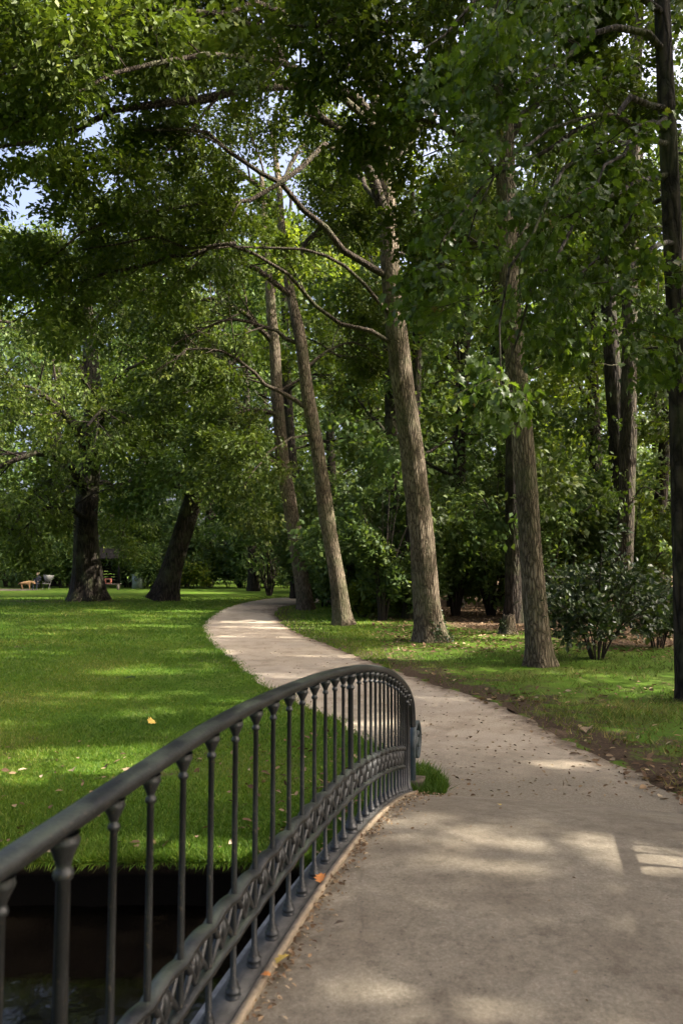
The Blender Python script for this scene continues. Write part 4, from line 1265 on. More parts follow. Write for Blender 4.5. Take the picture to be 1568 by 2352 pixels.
# ------------------------------------------------------------------ shrubs, saplings, stump
def shrub(name, label, cat, c, rx, ry, h, n, leaf, mat, seed, group=None, tmpl=T_OVATE, stems=9, n2=5, n3=5, r0=.02):
    r = np.random.default_rng(seed)
    root = empty(name, c, label, cat, group)
    lim = []
    for i in range(stems):
        a = i / stems * 6.28 + r.uniform(0, .6)
        q = r.uniform(.25, 1.0)
        e = np.array([math.cos(a) * rx * q, math.sin(a) * ry * q, h * r.uniform(.65, 1.05) * (1.08 - .45 * q * q)])
        o = np.asarray(c) + np.array([math.cos(a) * .12, math.sin(a) * .12, -.03])
        lim.append([o, o + e * [.25, .25, .45], o + e * [.65, .65, .8], o + e])
    LP = np.stack([resample(l, 9) for l in lim])
    LR = np.tile(np.linspace(r0, .006, 9), (stems, 1))
    A, RA2, _ = spawn(LP, LR, n2, r, .15, 1, np.full(stems, .5 * min(rx, h)), 50, .12, 6, .5, .1, .6, .2)
    B, RB2, _ = spawn(A, RA2, n3, r, .2, 1, np.full(len(A), .26 * min(rx, h)), 45, .1, 5, .5, .2, .6, .3)
    link("stems", MB().add(*tubes(LP, LR, 5)).add(*tubes(A[:, ::2], RA2[:, ::2], 3)).mesh("stems", True), M['twig_dark'], root)["kind"] = "stuff"
    nb = len(B)
    per = max(1, n // nb)
    t = np.clip(r.uniform(.1, 1.05, (nb, per)), 0, .999) * 4
    i = t.astype(int)
    u = (t - i)[..., None]
    ii = np.arange(nb)[:, None]
    pos = (B[ii, i] * (1 - u) + B[ii, i + 1] * u + r.normal(size=(nb, per, 3)) * leaf * .6).reshape(-1, 3)
    ax = (nrm(B[:, 3:4] - B[:, 1:2]) + r.normal(size=(nb, per, 3)) * .8).reshape(-1, 3)
    nm = (r.normal(size=(nb, per, 3)) * .8 + [0, -.6, 1]).reshape(-1, 3)
    kp = (pos[:, 2] > .04) & hole_keep(pos, r)
    pos, ax, nm = pos[kp], ax[kp], nm[kp]
    cr = link("foliage", leaf_mesh("foliage", pos, ax, nm, leaf * r.uniform(.65, 1.3, len(pos)), tmpl, r), M[mat], root)
    cr["kind"] = "stuff"
    return root


shrub("glossy_shrub", "broad glossy dark green shrub beside the straight oak trunk", "shrub", G(1370, 1515), 1.75, 1.3, 2.5, 4600, .14, 'leaf_glossy', 301, stems=17)
shrub("glossy_shrub", "smaller dark glossy shrub at the right edge behind the near trunk", "shrub", G(1510, 1490), 1.2, 1.0, 1.7, 3500, .13, 'leaf_glossy', 302, stems=10)
SHR = [(870, 1392, 1.5, 2.4, 'leaf_oak', "bushy green shrub between the leaning oaks and the slim oak"), (830, 1420, .8, 1.1, 'leaf_lime', "low bright green shrub at the foot of the slim leaning oak"),
       (745, 1395, 1.2, 1.5, 'leaf_deep', "dark low shrub filling the gap between the pair of slim oaks"), (930, 1415, .8, 1.5, 'leaf_lime', "leafy upright seedling clump just left of the great oak trunk"),
       (1075, 1385, 1.2, 2.2, 'leaf_oak', "airy young shrub right of the great oak at the wood's edge"), (1300, 1395, 1.5, 2.6, 'leaf_deep', "tall dense shrub behind the straight oak trunk")]
for i, (qx, qy, rd_, h, mt, lb) in enumerate(SHR):
    shrub("woodland_shrub", lb, "shrub", G(qx, qy), rd_, rd_, h, 4200, .14 + .003 * i, mt, 310 + i, "shrubs at the edge of the wood", stems=11)
FARQ = [(440, 1347, 'leaf_lime'), (478, 1347, 'leaf_deep'), (515, 1348, 'leaf_lime'), (560, 1347, 'leaf_deep'), (600, 1348, 'leaf_deep'), (645, 1350, 'leaf_oak'), (335, 1349, 'leaf_deep'), (130, 1345, 'leaf_deep'), (30, 1343, 'leaf_deep'), (75, 1340, 'leaf_deep'), (170, 1346, 'leaf_deep'), (280, 1340, 'leaf_deep'), (400, 1340, 'leaf_deep'), (690, 1345, 'leaf_deep')]
for i, (qx, qy, mt) in enumerate(FARQ):
    p = G(qx, qy + 4)
    p = CAM * [1, 1, 0] + (p - CAM * [1, 1, 0]) * min(1.0, 60.0 / p[1])
    p[2] = 0
    shrub("border_shrub", {0: "yellow-green rounded shrub just right of the leaning dark oak", 2: "yellow-green shrub in the middle of the border at the far lawn edge", 5: "olive shrub touching the slender oak at the bend", 6: "dark shrub behind the grey-green cabinet"}.get(i, "rounded dark shrub in the border at the far edge of the lawn"), "shrub", p + [0, i % 3, 0], 2.0, 1.6, 2.0 + .9 * (i % 4), 2200, .3, mt, 340 + i, "shrubs along the far edge of the lawn", T_DIAMOND, stems=9)


UND = [(7.4, 26.5, 1.8, 5.4), (10.8, 27.6, 2.0, 6.0), (12.8, 24.0, 1.8, 5.0), (1.5, 26.6, 1.6, 5.2), (3.1, 27.4, 1.6, 5.6), (4.5, 28.8, 1.7, 5.8), (5.9, 28.8, 1.8, 6.2), (8.9, 28.6, 2.2, 6.6), (15.2, 28.0, 2.5, 7.0), (-0.2, 30.4, 1.6, 4.8), (6.6, 32.6, 2.2, 7.5), (3.0, 33.4, 2.2, 7.5), (10.0, 32.6, 2.3, 7.5),
       (-1.8, 37.5, 2.6, 7.0), (2.0, 38.5, 3.0, 9.0), (6.0, 39.5, 3.0, 9.0), (10.0, 39.0, 3.0, 9.0), (14.6, 38.0, 3.0, 9.0), (18.4, 37.0, 3.0, 8.0),
       (-4.6, 46.5, 3.0, 8.0), (0.2, 50.5, 3.4, 10.0), (5.0, 51.0, 3.4, 10.0), (10.0, 51.0, 3.4, 10.0), (16.0, 50.0, 3.4, 10.0), (22.0, 50.0, 3.4, 9.0),
       (-8.6, 61.5, 3.4, 8.0), (-13.5, 63.5, 3.4, 9.6), (-18.5, 65.5, 3.4, 9.0), (-24.0, 64.0, 3.4, 9.6), (-29.5, 64.0, 3.4, 9.0), (-35.0, 63.0, 3.4, 9.6)]
for i, (x, y, rd_, h) in enumerate(UND):
    shrub("young_tree", "bushy young tree in the shady understorey of the wood", "tree", (x, y, 0), rd_, rd_, h, 6400 if y < 35 else 4600, (.19 if y < 35 else .25) + .004 * (y - 22), 'leaf_under', 600 + i, "young trees of the understorey", T_DIAMOND, stems=12, n2=6, r0=.05)
r = np.random.default_rng(660)
n = 40000
x = r.uniform(-75, 70, n)
pos = np.stack([x, 88 + 4 * vnoise(x, x * 0, 8, .2) + r.normal(size=n) * 3, r.uniform(0, 1, n) ** .8 * (33 + 5 * vnoise(x, x * 0, 9, .25))], 1)
fw = link("far_woodland", leaf_mesh("far_woodland", pos, r.normal(size=(n, 3)), r.normal(size=(n, 3)) + [0, -.4, .6], r.uniform(.7, 1.4, n), T_DIAMOND, r), M['leaf_deep'])
tag(fw, "far dark woodland closing the view behind everything", "woodland", kind='stuff')


def sapling(qx, qy, h, lb, seed, n=900, mt='leaf_lime', r0=.035):
    g = G(qx, qy)
    r = np.random.default_rng(seed)
    pl = [g, g + [r.normal() * .05, 0, h * .4], g + [r.normal() * .1, 0, h]]
    lim = auto_limbs(pl, None, .3, .95, 7, lambda f: h * .22, (15, 40), seed, .012)
    build_tree("sapling", lb, "sapling", pl, [r0, r0 * .8, r0 * .3], lim, n, .15, mt, seed, tmat='twig', k=8, S=14, flare=.1, n2=4, n3=3, l2=h * .14, l3=h * .09, spread=.1, tmpl=T_OVATE)


sapling(1128, 1388, 3.6, "slim pale-stemmed sapling lit by sun at the wood's edge", 401, r0=.055)
sapling(1050, 1392, 3.0, "thin sapling beside the great oak among reddish leaf litter", 402)
sapling(1100, 1396, 2.6, "thinnest sapling standing between two others before the dark wood", 403)
sapling(1160, 1400, 2.8, "small leafy sapling left of the second dark trunk", 404, mt='leaf_oak')
sapling(1530, 1420, 4.2, "pale leafy sapling catching light between the dark trunks at right", 405, n=1300, r0=.05)

g7 = G(1188, 1418)
D7 = float((g7 - CAM) @ FWD)
t7 = [g7] + qpl([(1186, 1250, D7), (1178, 1000, D7), (1172, 800, D7), (1170, 500, D7), (1165, 200, D7)])
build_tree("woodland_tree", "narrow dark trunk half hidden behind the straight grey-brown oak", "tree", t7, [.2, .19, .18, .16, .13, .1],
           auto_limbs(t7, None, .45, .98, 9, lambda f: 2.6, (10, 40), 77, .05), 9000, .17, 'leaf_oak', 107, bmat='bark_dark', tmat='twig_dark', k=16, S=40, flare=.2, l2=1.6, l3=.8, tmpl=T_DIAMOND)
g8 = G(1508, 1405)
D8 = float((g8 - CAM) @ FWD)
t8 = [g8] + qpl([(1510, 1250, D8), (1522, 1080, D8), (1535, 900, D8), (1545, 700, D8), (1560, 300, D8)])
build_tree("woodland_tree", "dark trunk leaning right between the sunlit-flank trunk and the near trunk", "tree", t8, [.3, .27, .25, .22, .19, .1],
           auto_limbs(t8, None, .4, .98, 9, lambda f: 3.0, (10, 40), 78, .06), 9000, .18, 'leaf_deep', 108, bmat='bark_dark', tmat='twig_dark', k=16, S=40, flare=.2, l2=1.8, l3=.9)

# stump with ivy
gs = G(1168, 1457)
st = empty("tree_stump", gs, "low broken tree stump with ivy standing behind the straight oak", "stump")
Vs, Qs = trunk_mesh("wood", [gs, gs + [0.01, 0, .25], gs + [0.0, 0, .55]], [.19, .17, .16], 20, 14, .6, 9, .1, .06, 5)
Vs = Vs.reshape(14, 20, 3)
Vs[-1, :, 2] += np.random.default_rng(3).uniform(-.08, .08, 20)
top = np.concatenate([Vs.reshape(-1, 3), [gs + [0, 0, .47]]])
fan = np.array([[13 * 20 + i, 13 * 20 + (i + 1) % 20, 280] for i in range(20)])
link("wood", make_mesh("wood", top, [Qs, fan]), M['bark'], st)


def ivy(parent, center_fn, n, seed, leaf=.07):
    r = np.random.default_rng(seed)
    pos = np.stack([center_fn(r) for _ in range(n)])
    ax = r.normal(size=(n, 3)) * .6 + [0, 0, -.6]
    nm = r.normal(size=(n, 3)) * .5 + [0, -1, .4]
    o = link("ivy", leaf_mesh("ivy", pos, ax, nm, leaf * r.uniform(.6, 1.3, n), T_OVATE, r), M['leaf_glossy'], parent)
    o["kind"] = "stuff"


def stump_pt(r):
    a = r.uniform(2.6, 4.2)
    return gs + [math.cos(a) * .24, math.sin(a) * .24, r.uniform(.02, .42)]


ivy(st, stump_pt, 160, 5)


def oak_ivy(r):
    h = abs(r.normal() * .5)
    a = r.uniform(-1.5, .5)
    q = .40 + .25 * math.exp(-h / .3)
    ctr = np.array([np.interp(h, [0, 3], [t1[0][0], t1[0][0] - .55]), t1[0][1], 0])
    return ctr + [math.cos(a) * q, math.sin(a) * q, h]


ivy(o1, oak_ivy, 320, 6, .08)

# ------------------------------------------------------------------ single leaves of the nearest bough
near = B6.reshape(-1, 3)
dd = (near - CAM) @ FWD
uu = (near - CAM) @ RGT / dd
vv = -((near - CAM) @ UPV) / dd
ok = (uu > .02) & (uu < .46) & (vv > -.55) & (vv < .02)
cand = near[ok]
cand = cand[np.argsort(((cand - CAM) @ FWD))][:120]
r = np.random.default_rng(61)
leaf_mes = []
for i in range(4):
    tv = T_LOBED[0].copy()
    tv[:, 2] += .12 * tv[:, 0] ** 2 * (i - 1) - .1 * tv[:, 1] ** 2 * (i % 2)
    me = make_mesh("leaf", tv, T_LOBED[1], {"rnd": np.full(_n, .35 + .18 * i)})
    me.materials.append(M['leaf_near'])
    leaf_mes.append(me)
lv = 0
for p in cand:
    for _ in range(2):
        q = p + r.normal(size=3) * .06
        a = nrm(r.normal(size=3) * .6 + [0, 0, -.9])
        n_ = nrm(r.normal(size=3) * .7 + [0, -.3, .8])
        s = nrm(np.cross(a, n_))
        n_ = np.cross(s, a)
        L = r.uniform(.075, .125)
        o = link("leaf", leaf_mes[lv % 4], None, o6)
        o.matrix_world = Matrix(((s[0] * L, a[0] * L, n_[0] * L, q[0]), (s[1] * L, a[1] * L, n_[1] * L, q[1]), (s[2] * L, a[2] * L, n_[2] * L, q[2]), (0, 0, 0, 1)))
        lv += 1

# ------------------------------------------------------------------ grass
def blades(name, pts, h, seed, lean=.5, w=.006, mat='grass', dry=0.0):
    r = np.random.default_rng(seed)
    n = len(pts)
    a = r.uniform(0, 6.28, n)
    hh = h * r.uniform(.5, 1.35, n)
    d = np.stack([np.cos(a), np.sin(a), 0 * a], 1)
    l = r.normal(size=(n, 3)) * lean * hh[:, None]
    l[:, 2] = hh
    ww = (w * r.uniform(.7, 1.4, n))[:, None]
    V = np.stack([pts - d * ww, pts + d * ww, pts + l], 1).reshape(-1, 3)
    return make_mesh(name, V, np.arange(n * 3).reshape(-1, 3), {"rnd": np.clip(.5 + .42 * vnoise(pts[:, 0], pts[:, 1], 85, .8) + r.normal(size=n) * .2, 0, .93) + dry * .1 * (r.random(n) < .05)})


def scatter(n, y0, y1, r, xl, xr, pw=2.0):
    """denser near the camera"""
    u = r.random(n)
    y = 1.0 / (1 / y0 + u * (1 / y1 - 1 / y0)) if pw == 2 else y0 + u * (y1 - y0)
    lo, hi = xl(y), xr(y)
    x = lo + (hi - lo) * r.random(n)
    return x, y


r = np.random.default_rng(70)
x, y = scatter(260000, 4.9, 45, r, lambda y: -.52 * y - .4, lambda y: np.full_like(y, 1.0))
ok = ~in_poly(x, y, PATH_POLY) & (y > DITCH_B + .05 * vnoise(x, x * 0, 22, 1.6) + 0.0) & (x < RB * y - RA + .35)
okd = (x < RB * y - RA - .1) | (y > 6.75)
bn = np.exp(-(((x + 1.9) / 1.0) ** 2 + ((y - 7.3) / 0.45) ** 2))
ok &= okd & (r.random(len(x)) > .75 * bn)
pts = np.stack([x, y, np.zeros(len(x))], 1)[ok]
hgt = (.032 + .03 * np.exp(-(pts[:, 1] - 5.2) / .5)) * (1 + .5 * np.clip(vnoise(pts[:, 0], pts[:, 1], 84, .9), -.6, 1)) * np.clip(pts[:, 1] / 11, 1, 2)
wid = .0042 * np.clip(pts[:, 1] / 8, 1, 6)
gl = link("lawn_grass", blades("lawn_grass", pts, hgt, 71, .6, wid, dry=.5), M['grass'])
tag(gl, "short green lawn grass between the ditch and the path", "grass", kind='stuff')
r = np.random.default_rng(72)
x, y = scatter(170000, 6.5, 24, r, lambda y: np.full_like(y, -6.0), lambda y: .5 * y + 2.0)
ok = ~in_poly(x, y, PATH_POLY)
xr_ = np.interp(y, np.sort(RE[:, 1]), RE[np.argsort(RE[:, 1]), 0])
ok &= (x > xr_ - .05)
d_ = dist_to(RE[::5], x, y)
dens = np.clip(.12 + d_ / 1.0, 0, 1) * (0.32 + .65 * vnoise(x, y, 77, 1.3)) * np.clip(1.3 - np.clip((y - 17) / 5, 0, 1) * np.clip((x - 2) / 3, 0, 1) * 1.3, 0, 1)
ok &= r.random(len(x)) < dens
pts = np.stack([x, y, np.zeros(len(x))], 1)[ok]
gv = link("verge_grass", blades("verge_grass", pts, .07 + .05 * np.clip(vnoise(pts[:, 0], pts[:, 1], 78, .8), 0, 1), 73, .7, .006, dry=.6), M['verge'])
tag(gv, "longer uneven grass on the verge between path and wood", "grass", kind='stuff')
r = np.random.default_rng(81)
n = 9000
x = r.uniform(-3.6, .5, n)
e_ = .07 * vnoise(x, x * 0, 22, 1.6) + .04 * vnoise(x, x * 0, 23, 6.0)
pts = np.stack([x, DITCH_B + e_ + np.abs(r.normal(size=n)) * .06 + .01, np.full(n, -.012)], 1)
bm_ = blades("bank_grass", pts, .05 * (1 + .7 * np.clip(vnoise(x, x * 0, 86, 3.0), -.8, 1)), 82, .7, .005, dry=.5)
co = np.empty(n * 9, np.float32)
bm_.vertices.foreach_get("co", co)
co = co.reshape(n, 3, 3)
dr_ = r.uniform(0, 1, n) ** 2
co[:, 2, 1] -= .09 * dr_
co[:, 2, 2] -= .075 * dr_
bm_.vertices.foreach_set("co", co.ravel())
gb = link("bank_grass", bm_, M['grass'])
tag(gb, "long ragged grass hanging over the edge of the ditch", "grass", kind='stuff')
r = np.random.default_rng(74)
a = r.uniform(0, 6.28, 2600)
q = np.sqrt(r.random(2600)) * .42
c0 = G(975, 1812)
pts = np.stack([c0[0] + np.cos(a) * q * .5, c0[1] + .12 + np.sin(a) * q * 1.2, np.full(2600, .008)], 1)
tf_ = link("grass_tuft", blades("grass_tuft", pts, .085, 75, .5, .006), M['grass'])
tag(tf_, "bright grass tuft growing at the foot of the railing's end scroll", "grass tuft")
r = np.random.default_rng(79)
ii = r.integers(0, len(LE), 9000)
pts = LE[ii] + np.stack([r.normal(size=9000) * .10 - .06, r.normal(size=9000) * .06, np.full(9000, .006)], 1)
pts = pts[(pts[:, 1] > 6.9)]
ge = link("edge_grass", blades("edge_grass", pts, .05, 80, .6, .006), M['grass'])
tag(ge, "ragged grass fringe along the lawn side of the gravel", "grass", kind='stuff')

# ------------------------------------------------------------------ leaf litter, twigs and single fallen leaves
def litter(name, pts, size, seed, label, z=.02, mat='litter'):
    r = np.random.default_rng(seed)
    n = len(pts)
    ax = np.stack([r.normal(size=n), r.normal(size=n), r.normal(size=n) * .25], 1)
    nm = r.normal(size=(n, 3)) * .35 + [0, 0, 1]
    o = link(name, leaf_mesh(name, pts + [0, 0, z], ax, nm, size * r.uniform(.5, 1.4, n), T_OVATE, r), M[mat])
    return tag(o, label, "leaf litter", kind='stuff')


r = np.random.default_rng(90)
x, y = scatter(7500, 6.0, 24, r, lambda y: np.full_like(y, -3.0), lambda y: .5 * y + 1.5)
ok = (x > np.interp(y, np.sort(RE[:, 1]), RE[np.argsort(RE[:, 1]), 0]) - .25)
d_ = dist_to(RE[::5], x, y)
ok &= (r.random(len(x)) < np.clip(.2 + .7 * vnoise(x, y, 91, 1.2) + .3 * np.exp(-d_ / .8), 0, 1))
litter("verge_leaf_litter", np.stack([x, y, 0 * x], 1)[ok], .085, 92, "brown fallen leaves scattered over the wooded verge")
r = np.random.default_rng(93)
x, y = scatter(900, 5.05, 9, r, lambda y: -.5 * y, lambda y: RB * y - RA - .1)
ok = (r.random(len(x)) < np.clip(.12 + .35 * vnoise(x, y, 94, 1.0) + .75 * np.exp(-((x + .35) / .6) ** 2), 0, 1)) & (y > DITCH_B + .1)
litter("lawn_leaf_litter", np.stack([x, y, 0 * x + .02], 1)[ok], .07, 95, "brown and pale leaves lying in the lawn grass by the ditch")
r = np.random.default_rng(96)
n = 800
yy_ = r.uniform(2.2, 6.7, n)
w_ = .09 + np.abs(r.normal(size=n)) * (.05 + .04 * np.clip(yy_ - 4.5, 0, 3))
pts = np.stack([RB * yy_ - RA, yy_, zdeck(yy_)], 1) + RX * w_[:, None]
litter("deck_edge_litter", pts, .024, 97, "crumbled leaves gathered along the deck edge under the railing", .004)
r = np.random.default_rng(98)
x, y = scatter(4200, 6.6, 24, r, lambda y: np.full_like(y, -6), lambda y: .5 * y + 1)
ok = in_poly(x, y, PATH_POLY)
pts = np.stack([x, y, 0 * x], 1)[ok]
litter("path_leaf_crumbs", pts, .042, 99, "small dark leaf crumbs and twigs strewn on the gravel", .008)
r = np.random.default_rng(100)
n = 90
yy_ = r.uniform(2.4, 6.2, n)
w_ = r.uniform(.2, DECK_W, n)
litter("deck_crumbs", np.stack([RB * yy_ - RA, yy_, zdeck(yy_) - .003], 1) + RX * w_[:, None], .022, 101, "few dark specks of leaf on the asphalt deck", .004)
r = np.random.default_rng(102)
x, y = scatter(9000, 17, 34, r, lambda y: np.full_like(y, 0), lambda y: .5 * y + 2, 1)
ok = r.random(len(x)) < .8
litter("wood_floor_litter", np.stack([x, y, 0 * x], 1)[ok & (x > 1 + .0 * y)], .11, 103, "reddish brown leaf carpet on the floor of the wood", .02)


def one_leaf(qx, qy, size, mat, label, seed, z=0.0, tilt=.3, deck=False, tm=T_LOBED):
    p = G(qx, qy, z)
    if deck:
        for _ in range(4):
            yr = (p[1] + RB * (p[0] + RA)) / (1 + RB * RB)
            p = G(qx, qy, float(zdeck(yr)))
    r = np.random.default_rng(seed)
    ax = np.array([[r.normal(), r.normal(), .15]])
    nm_ = np.array([[r.normal() * tilt, r.normal() * tilt, 1.0]])
    me = leaf_mesh("fallen_leaf", np.array([[0, 0, 0.02 + (.0 if deck else .02)]]), ax, nm_, np.array([size]), tm, r)
    o = link("fallen_leaf", me, M[mat])
    o.location = p
    tag(o, label, "fallen leaf", "single fallen leaves")


one_leaf(340, 1670, .16, 'yellow_leaf', "curled pale yellow leaf standing up in the lawn grass", 1, tilt=1.2)
one_leaf(165, 1778, .11, 'tan_leaf', "tan leaf on the lawn left of the railing's near end", 2)
one_leaf(284, 1776, .11, 'tan_leaf', "tan leaf on the lawn just above the handrail", 3)
one_leaf(312, 1564, .2, 'green_leaf', "fresh green fallen leaf on open lawn", 4, tilt=.6)
one_leaf(1352, 1679, .22, 'tan_leaf', "large curled tan leaf at the right edge of the gravel", 5, tilt=.6)
one_leaf(1215, 1662, .12, 'tan_leaf', "small pale leaf on the gravel edge below the shrub", 6)
one_leaf(735, 2040, .075, 'orange_leaf', "orange leaf caught at the railing foot halfway along the deck", 7, deck=True, tilt=.8)
one_leaf(668, 2208, .085, 'yellow_leaf', "yellow and brown leaf on the deck edge near the camera", 8, deck=True, tilt=.6)
one_leaf(622, 2256, .045, 'orange_leaf', "small bright orange leaf in the debris along the deck edge", 9, deck=True)
one_leaf(795, 2128, .07, 'dark_leaf', "dark twig-like leaf stalk lying on the bare asphalt", 10, deck=True, tm=T_DIAMOND)
one_leaf(1030, 1828, .05, 'canvas', "tiny pale pebble-like leaf where the grass tuft meets the gravel", 11)
one_leaf(1148, 1858, .05, 'yellow_leaf', "small yellow-green leaf in the middle of the deck's far end", 12, deck=True)

# ------------------------------------------------------------------ far things on the lawn
def far(qx, qy, Dy):
    """a point on the ground seen at that picture column, Dy metres ahead"""
    u = (qx * S_ - 341.0) / FP
    return np.array([u * Dy, Dy, 0.0])


# open timber shelter
c = far(247, 1352, 61)
sh = empty("timber_shelter", c, "small dark open timber shelter in the shade behind the big oak", "shelter")
for dx in (-1.3, 1.3):
    for dy in (-.9, .9):
        link("post", MB().add(*box(c + [dx, dy, 1.25], .16, .16, 2.5)).mesh("post"), M['wood_dark'], sh)
rv = np.array([[-1.8, -1.4, 2.5], [1.8, -1.4, 2.5], [1.8, 1.4, 2.5], [-1.8, 1.4, 2.5], [-1.0, 0, 3.3], [1.0, 0, 3.3], [-1.8, -1.4, 2.4], [1.8, -1.4, 2.4], [1.8, 1.4, 2.4], [-1.8, 1.4, 2.4]]) + c
link("roof", MB().add(rv, [np.array([[0, 1, 5, 4], [2, 3, 4, 5], [6, 9, 8, 7], [0, 6, 7, 1], [1, 7, 8, 2], [2, 8, 9, 3], [3, 9, 6, 0]]), np.array([[1, 2, 5], [3, 0, 4]])]).mesh("roof"), M['wood_dark'], sh)
for k in range(9):
    link("back_board", MB().add(*box(c + [0, .98, .3 + k * .24], 2.6, .03, .225)).mesh("back_board"), M['wood_dark'], sh)
cb = far(255, 1352, 56.6)
bn_ = empty("park_bench", cb, "low pale-legged bench in front of the dark shelter", "bench")
for k in range(3):
    link("seat_slat", MB().add(*box(cb + [0, -.15 + .15 * k, .45], 1.6, .13, .04)).mesh("seat_slat"), M['pale_wood'], bn_)
for dx in (-.65, .65):
    link("leg", MB().add(*box(cb + [dx, 0, .22], .09, .4, .43)).mesh("leg"), M['pale_wood'], bn_)
cx_ = far(251, 1330, 56.6)
rb = empty("wooden_crate", cx_ + [0, 0, .47], "small faded red open crate standing on the shelter bench", "crate")
for dx, dz, sx, sz in ((-.21, .2, .07, .4), (.21, .2, .07, .4), (0, .035, .35, .07), (0, .365, .35, .07)):
    link("side", MB().add(*box(cx_ + [dx, 0, .47 + dz], sx, .3, sz)).mesh("side"), M['red_box'], rb)
# grey cabinet
cc_ = far(318, 1345, 59)
cab = empty("utility_cabinet", cc_, "plain grey-green utility cabinet between the two big dark oaks", "cabinet")
mbx = MB().add(*box(cc_ + [0, 0, .55], .75, .5, 1.1))
link("body", mbx.mesh("body"), M['cabinet'], cab)
link("lid", MB().add(*box(cc_ + [0, 0, 1.125], .82, .57, .05)).mesh("lid"), M['cabinet'], cab)
link("door", MB().add(*box(cc_ + [0, -.262, .55], .62, .02, .92)).mesh("door"), M['cabinet'], cab)
# paved strip at far left
ps = far(-20, 1345, 56)
pv = np.array([ps + [-14, -1.6, .008], ps + [3.2, -1.4, .008], ps + [4.2, .4, .008], ps + [2.2, 2.4, .008], ps + [-14, 3.4, .008]])
pth = link("paved_path", make_mesh("paved_path", pv, np.array([[0, 1, 2, 3, 4]])), M['brick_wall'])
tag(pth, kind='structure')
# low stone edging block at far left
# canvas chair
ch = far(112, 1345, 57.5)
chair = empty("canvas_chair", ch, "pale canvas folding chair with high back beside the seated person", "chair")
bk = np.array([[-.42, .18, 1.15], [.42, .18, 1.10], [.26, .02, .62], [-.22, .02, .62], [-.42, .22, 1.15], [.42, .22, 1.10], [.26, .06, .62], [-.22, .06, .62]]) + ch
link("backrest", MB().add(bk, np.array([[0, 1, 2, 3], [7, 6, 5, 4], [0, 4, 5, 1], [1, 5, 6, 2], [2, 6, 7, 3], [3, 7, 4, 0]])).mesh("backrest"), M['canvas'], chair)
link("seat", MB().add(*box(ch + [0, -.22, .46], .5, .48, .05)).mesh("seat"), M['canvas'], chair)
for dx in (-.22, .24):
    for y0, y1 in ((.05, -.42), (-.42, .12)):
        link("leg", MB().add(*tubes(np.array([[ch + [dx, y0, .0], ch + [dx, (y0 + y1) / 2, .32], ch + [dx, y1, .64]]]), np.full((1, 3), .022), 6)).mesh("leg"), M['canvas'], chair)


def skinned(name, joints, edges, radii, mat, parent):
    me = bpy.data.meshes.new(name)
    me.from_pydata([tuple(map(float, j)) for j in joints], edges, [])
    o = link(name, me, mat, parent)
    sk = o.modifiers.new("skin", 'SKIN')
    sk.use_smooth_shade = True
    for i, rr in enumerate(radii):
        v = me.skin_vertices[0].data[i]
        v.radius = (rr, rr)
        v.use_root = i == 0
    o.modifiers.new("sub", 'SUBSURF').render_levels = 1
    return o


# seated person, dark clothes, on a stool
pp = far(89, 1350, 57.0)
per = empty("person", pp, "seated person in dark clothes with fair hair, far left beside the canvas chair", "person")
J = [(0, 0, .52), (0, .03, .78), (0, .02, 1.0), (0, 0, 1.08), (0, -.02, 1.22), (0, -.02, 1.3), (-.19, .02, 1.0), (-.25, -.02, .76), (-.16, -.22, .66), (.19, .02, 1.0), (.25, -.02, .76), (.16, -.22, .66),
     (-.10, -.04, .50), (-.14, -.42, .50), (-.14, -.44, .08), (-.14, -.58, .05), (.10, -.04, .50), (.14, -.42, .50), (.14, -.46, .08), (.14, -.6, .05)]
Ed = [(0, 1), (1, 2), (2, 3), (3, 4), (4, 5), (2, 6), (6, 7), (7, 8), (2, 9), (9, 10), (10, 11), (0, 12), (12, 13), (13, 14), (14, 15), (0, 16), (16, 17), (17, 18), (18, 19)]
Rr = [.15, .15, .15, .06, .10, .08, .07, .05, .04, .07, .05, .04, .10, .075, .05, .04, .10, .075, .05, .04]
skinned("body", np.array(J) + pp, Ed, Rr, M['cloth_dark'], per)
hd, hq = lathe([(.001, -.13), (.06, -.10), (.085, -.03), (.092, .03), (.075, .09), (.001, .13)], 12)
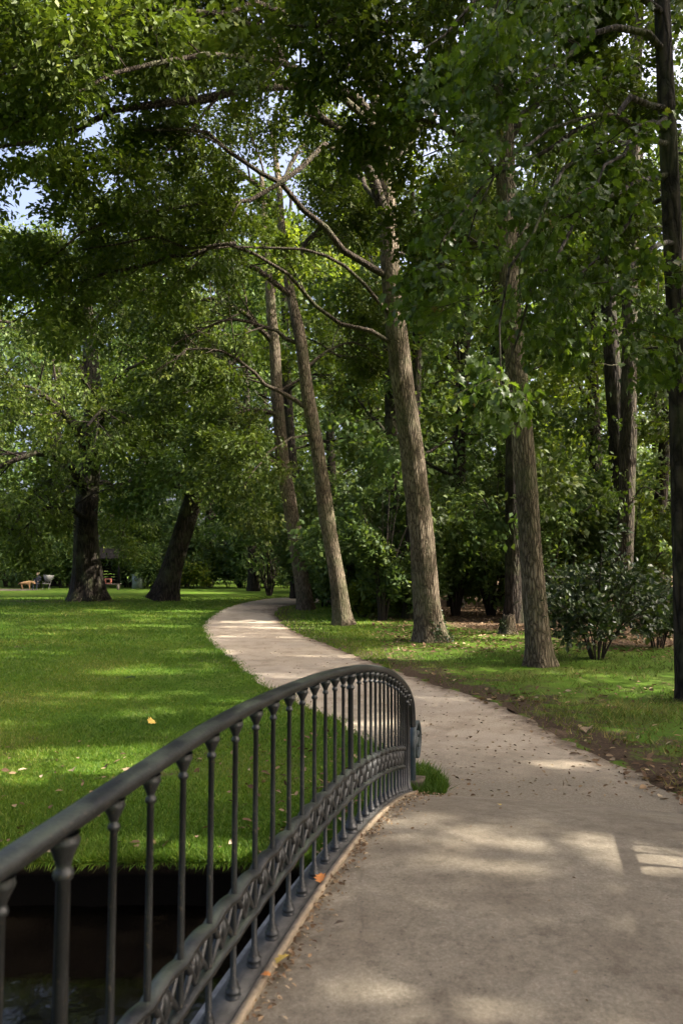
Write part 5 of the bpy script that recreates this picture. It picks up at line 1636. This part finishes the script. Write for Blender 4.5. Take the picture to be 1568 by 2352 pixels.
link("face", MB().add(hd + pp + [0, -.035, 1.23], hq).mesh("face", True), M['skin'], per)
link("hair", MB().add(hd * [1.15, 1.1, 1.05] + pp + [0, .015, 1.27], hq).mesh("hair", True), M['fair_hair'], per)
for sx_ in (-1, 1):
    link("hand", MB().add(hd * [.42, .5, .5] + pp + [.15 * sx_, -.27, .64], hq).mesh("hand", True), M['skin'], per)
sto = empty("stool", pp + [0, 0.02, 0], "low dark stool under the seated person", "stool")
link("seat", MB().add(*box(pp + [0, .02, .36], .38, .36, .05)).mesh("seat"), M['wood_dark'], sto)
for dx in (-.15, .15):
    for dy in (-.13, .17):
        link("leg", MB().add(*box(pp + [dx, dy, .17], .04, .04, .34)).mesh("leg"), M['wood_dark'], sto)
# golden dog standing with its head low
dp = far(64, 1352, 56.6)
dog = empty("dog", dp, "golden brown dog standing with lowered head by the seated person", "dog")
J = [(-.34, 0, .56), (-.1, 0, .55), (.2, 0, .56), (.36, 0, .60), (.52, -.02, .58), (.62, -.04, .50), (.74, -.05, .46), (-.34, .08, .46), (-.42, .08, .26), (-.38, .08, .03), (-.34, -.08, .46), (-.30, -.09, .26), (-.24, -.09, .03),
     (.22, .09, .40), (.22, .09, .22), (.22, .09, .03), (.24, -.09, .40), (.28, -.09, .22), (.30, -.09, .03), (-.5, 0, .52), (-.66, 0, .40)]
Ed = [(0, 1), (1, 2), (2, 3), (3, 4), (4, 5), (5, 6), (0, 7), (7, 8), (8, 9), (0, 10), (10, 11), (11, 12), (2, 13), (13, 14), (14, 15), (2, 16), (16, 17), (17, 18), (0, 19), (19, 20)]
Rr = [.14, .15, .17, .12, .10, .10, .05, .09, .05, .035, .09, .05, .035, .08, .045, .035, .08, .045, .035, .05, .03]
skinned("body", np.array(J) + dp, Ed, Rr, M['fur'], dog)

print("leaves", sum(n for _, n in TREES), "tris", sum(sum(len(p.vertices) - 2 for p in m.polygons) if len(m.polygons) < 200 else (len(m.loops) - 2 * len(m.polygons)) for m in bpy.data.meshes))
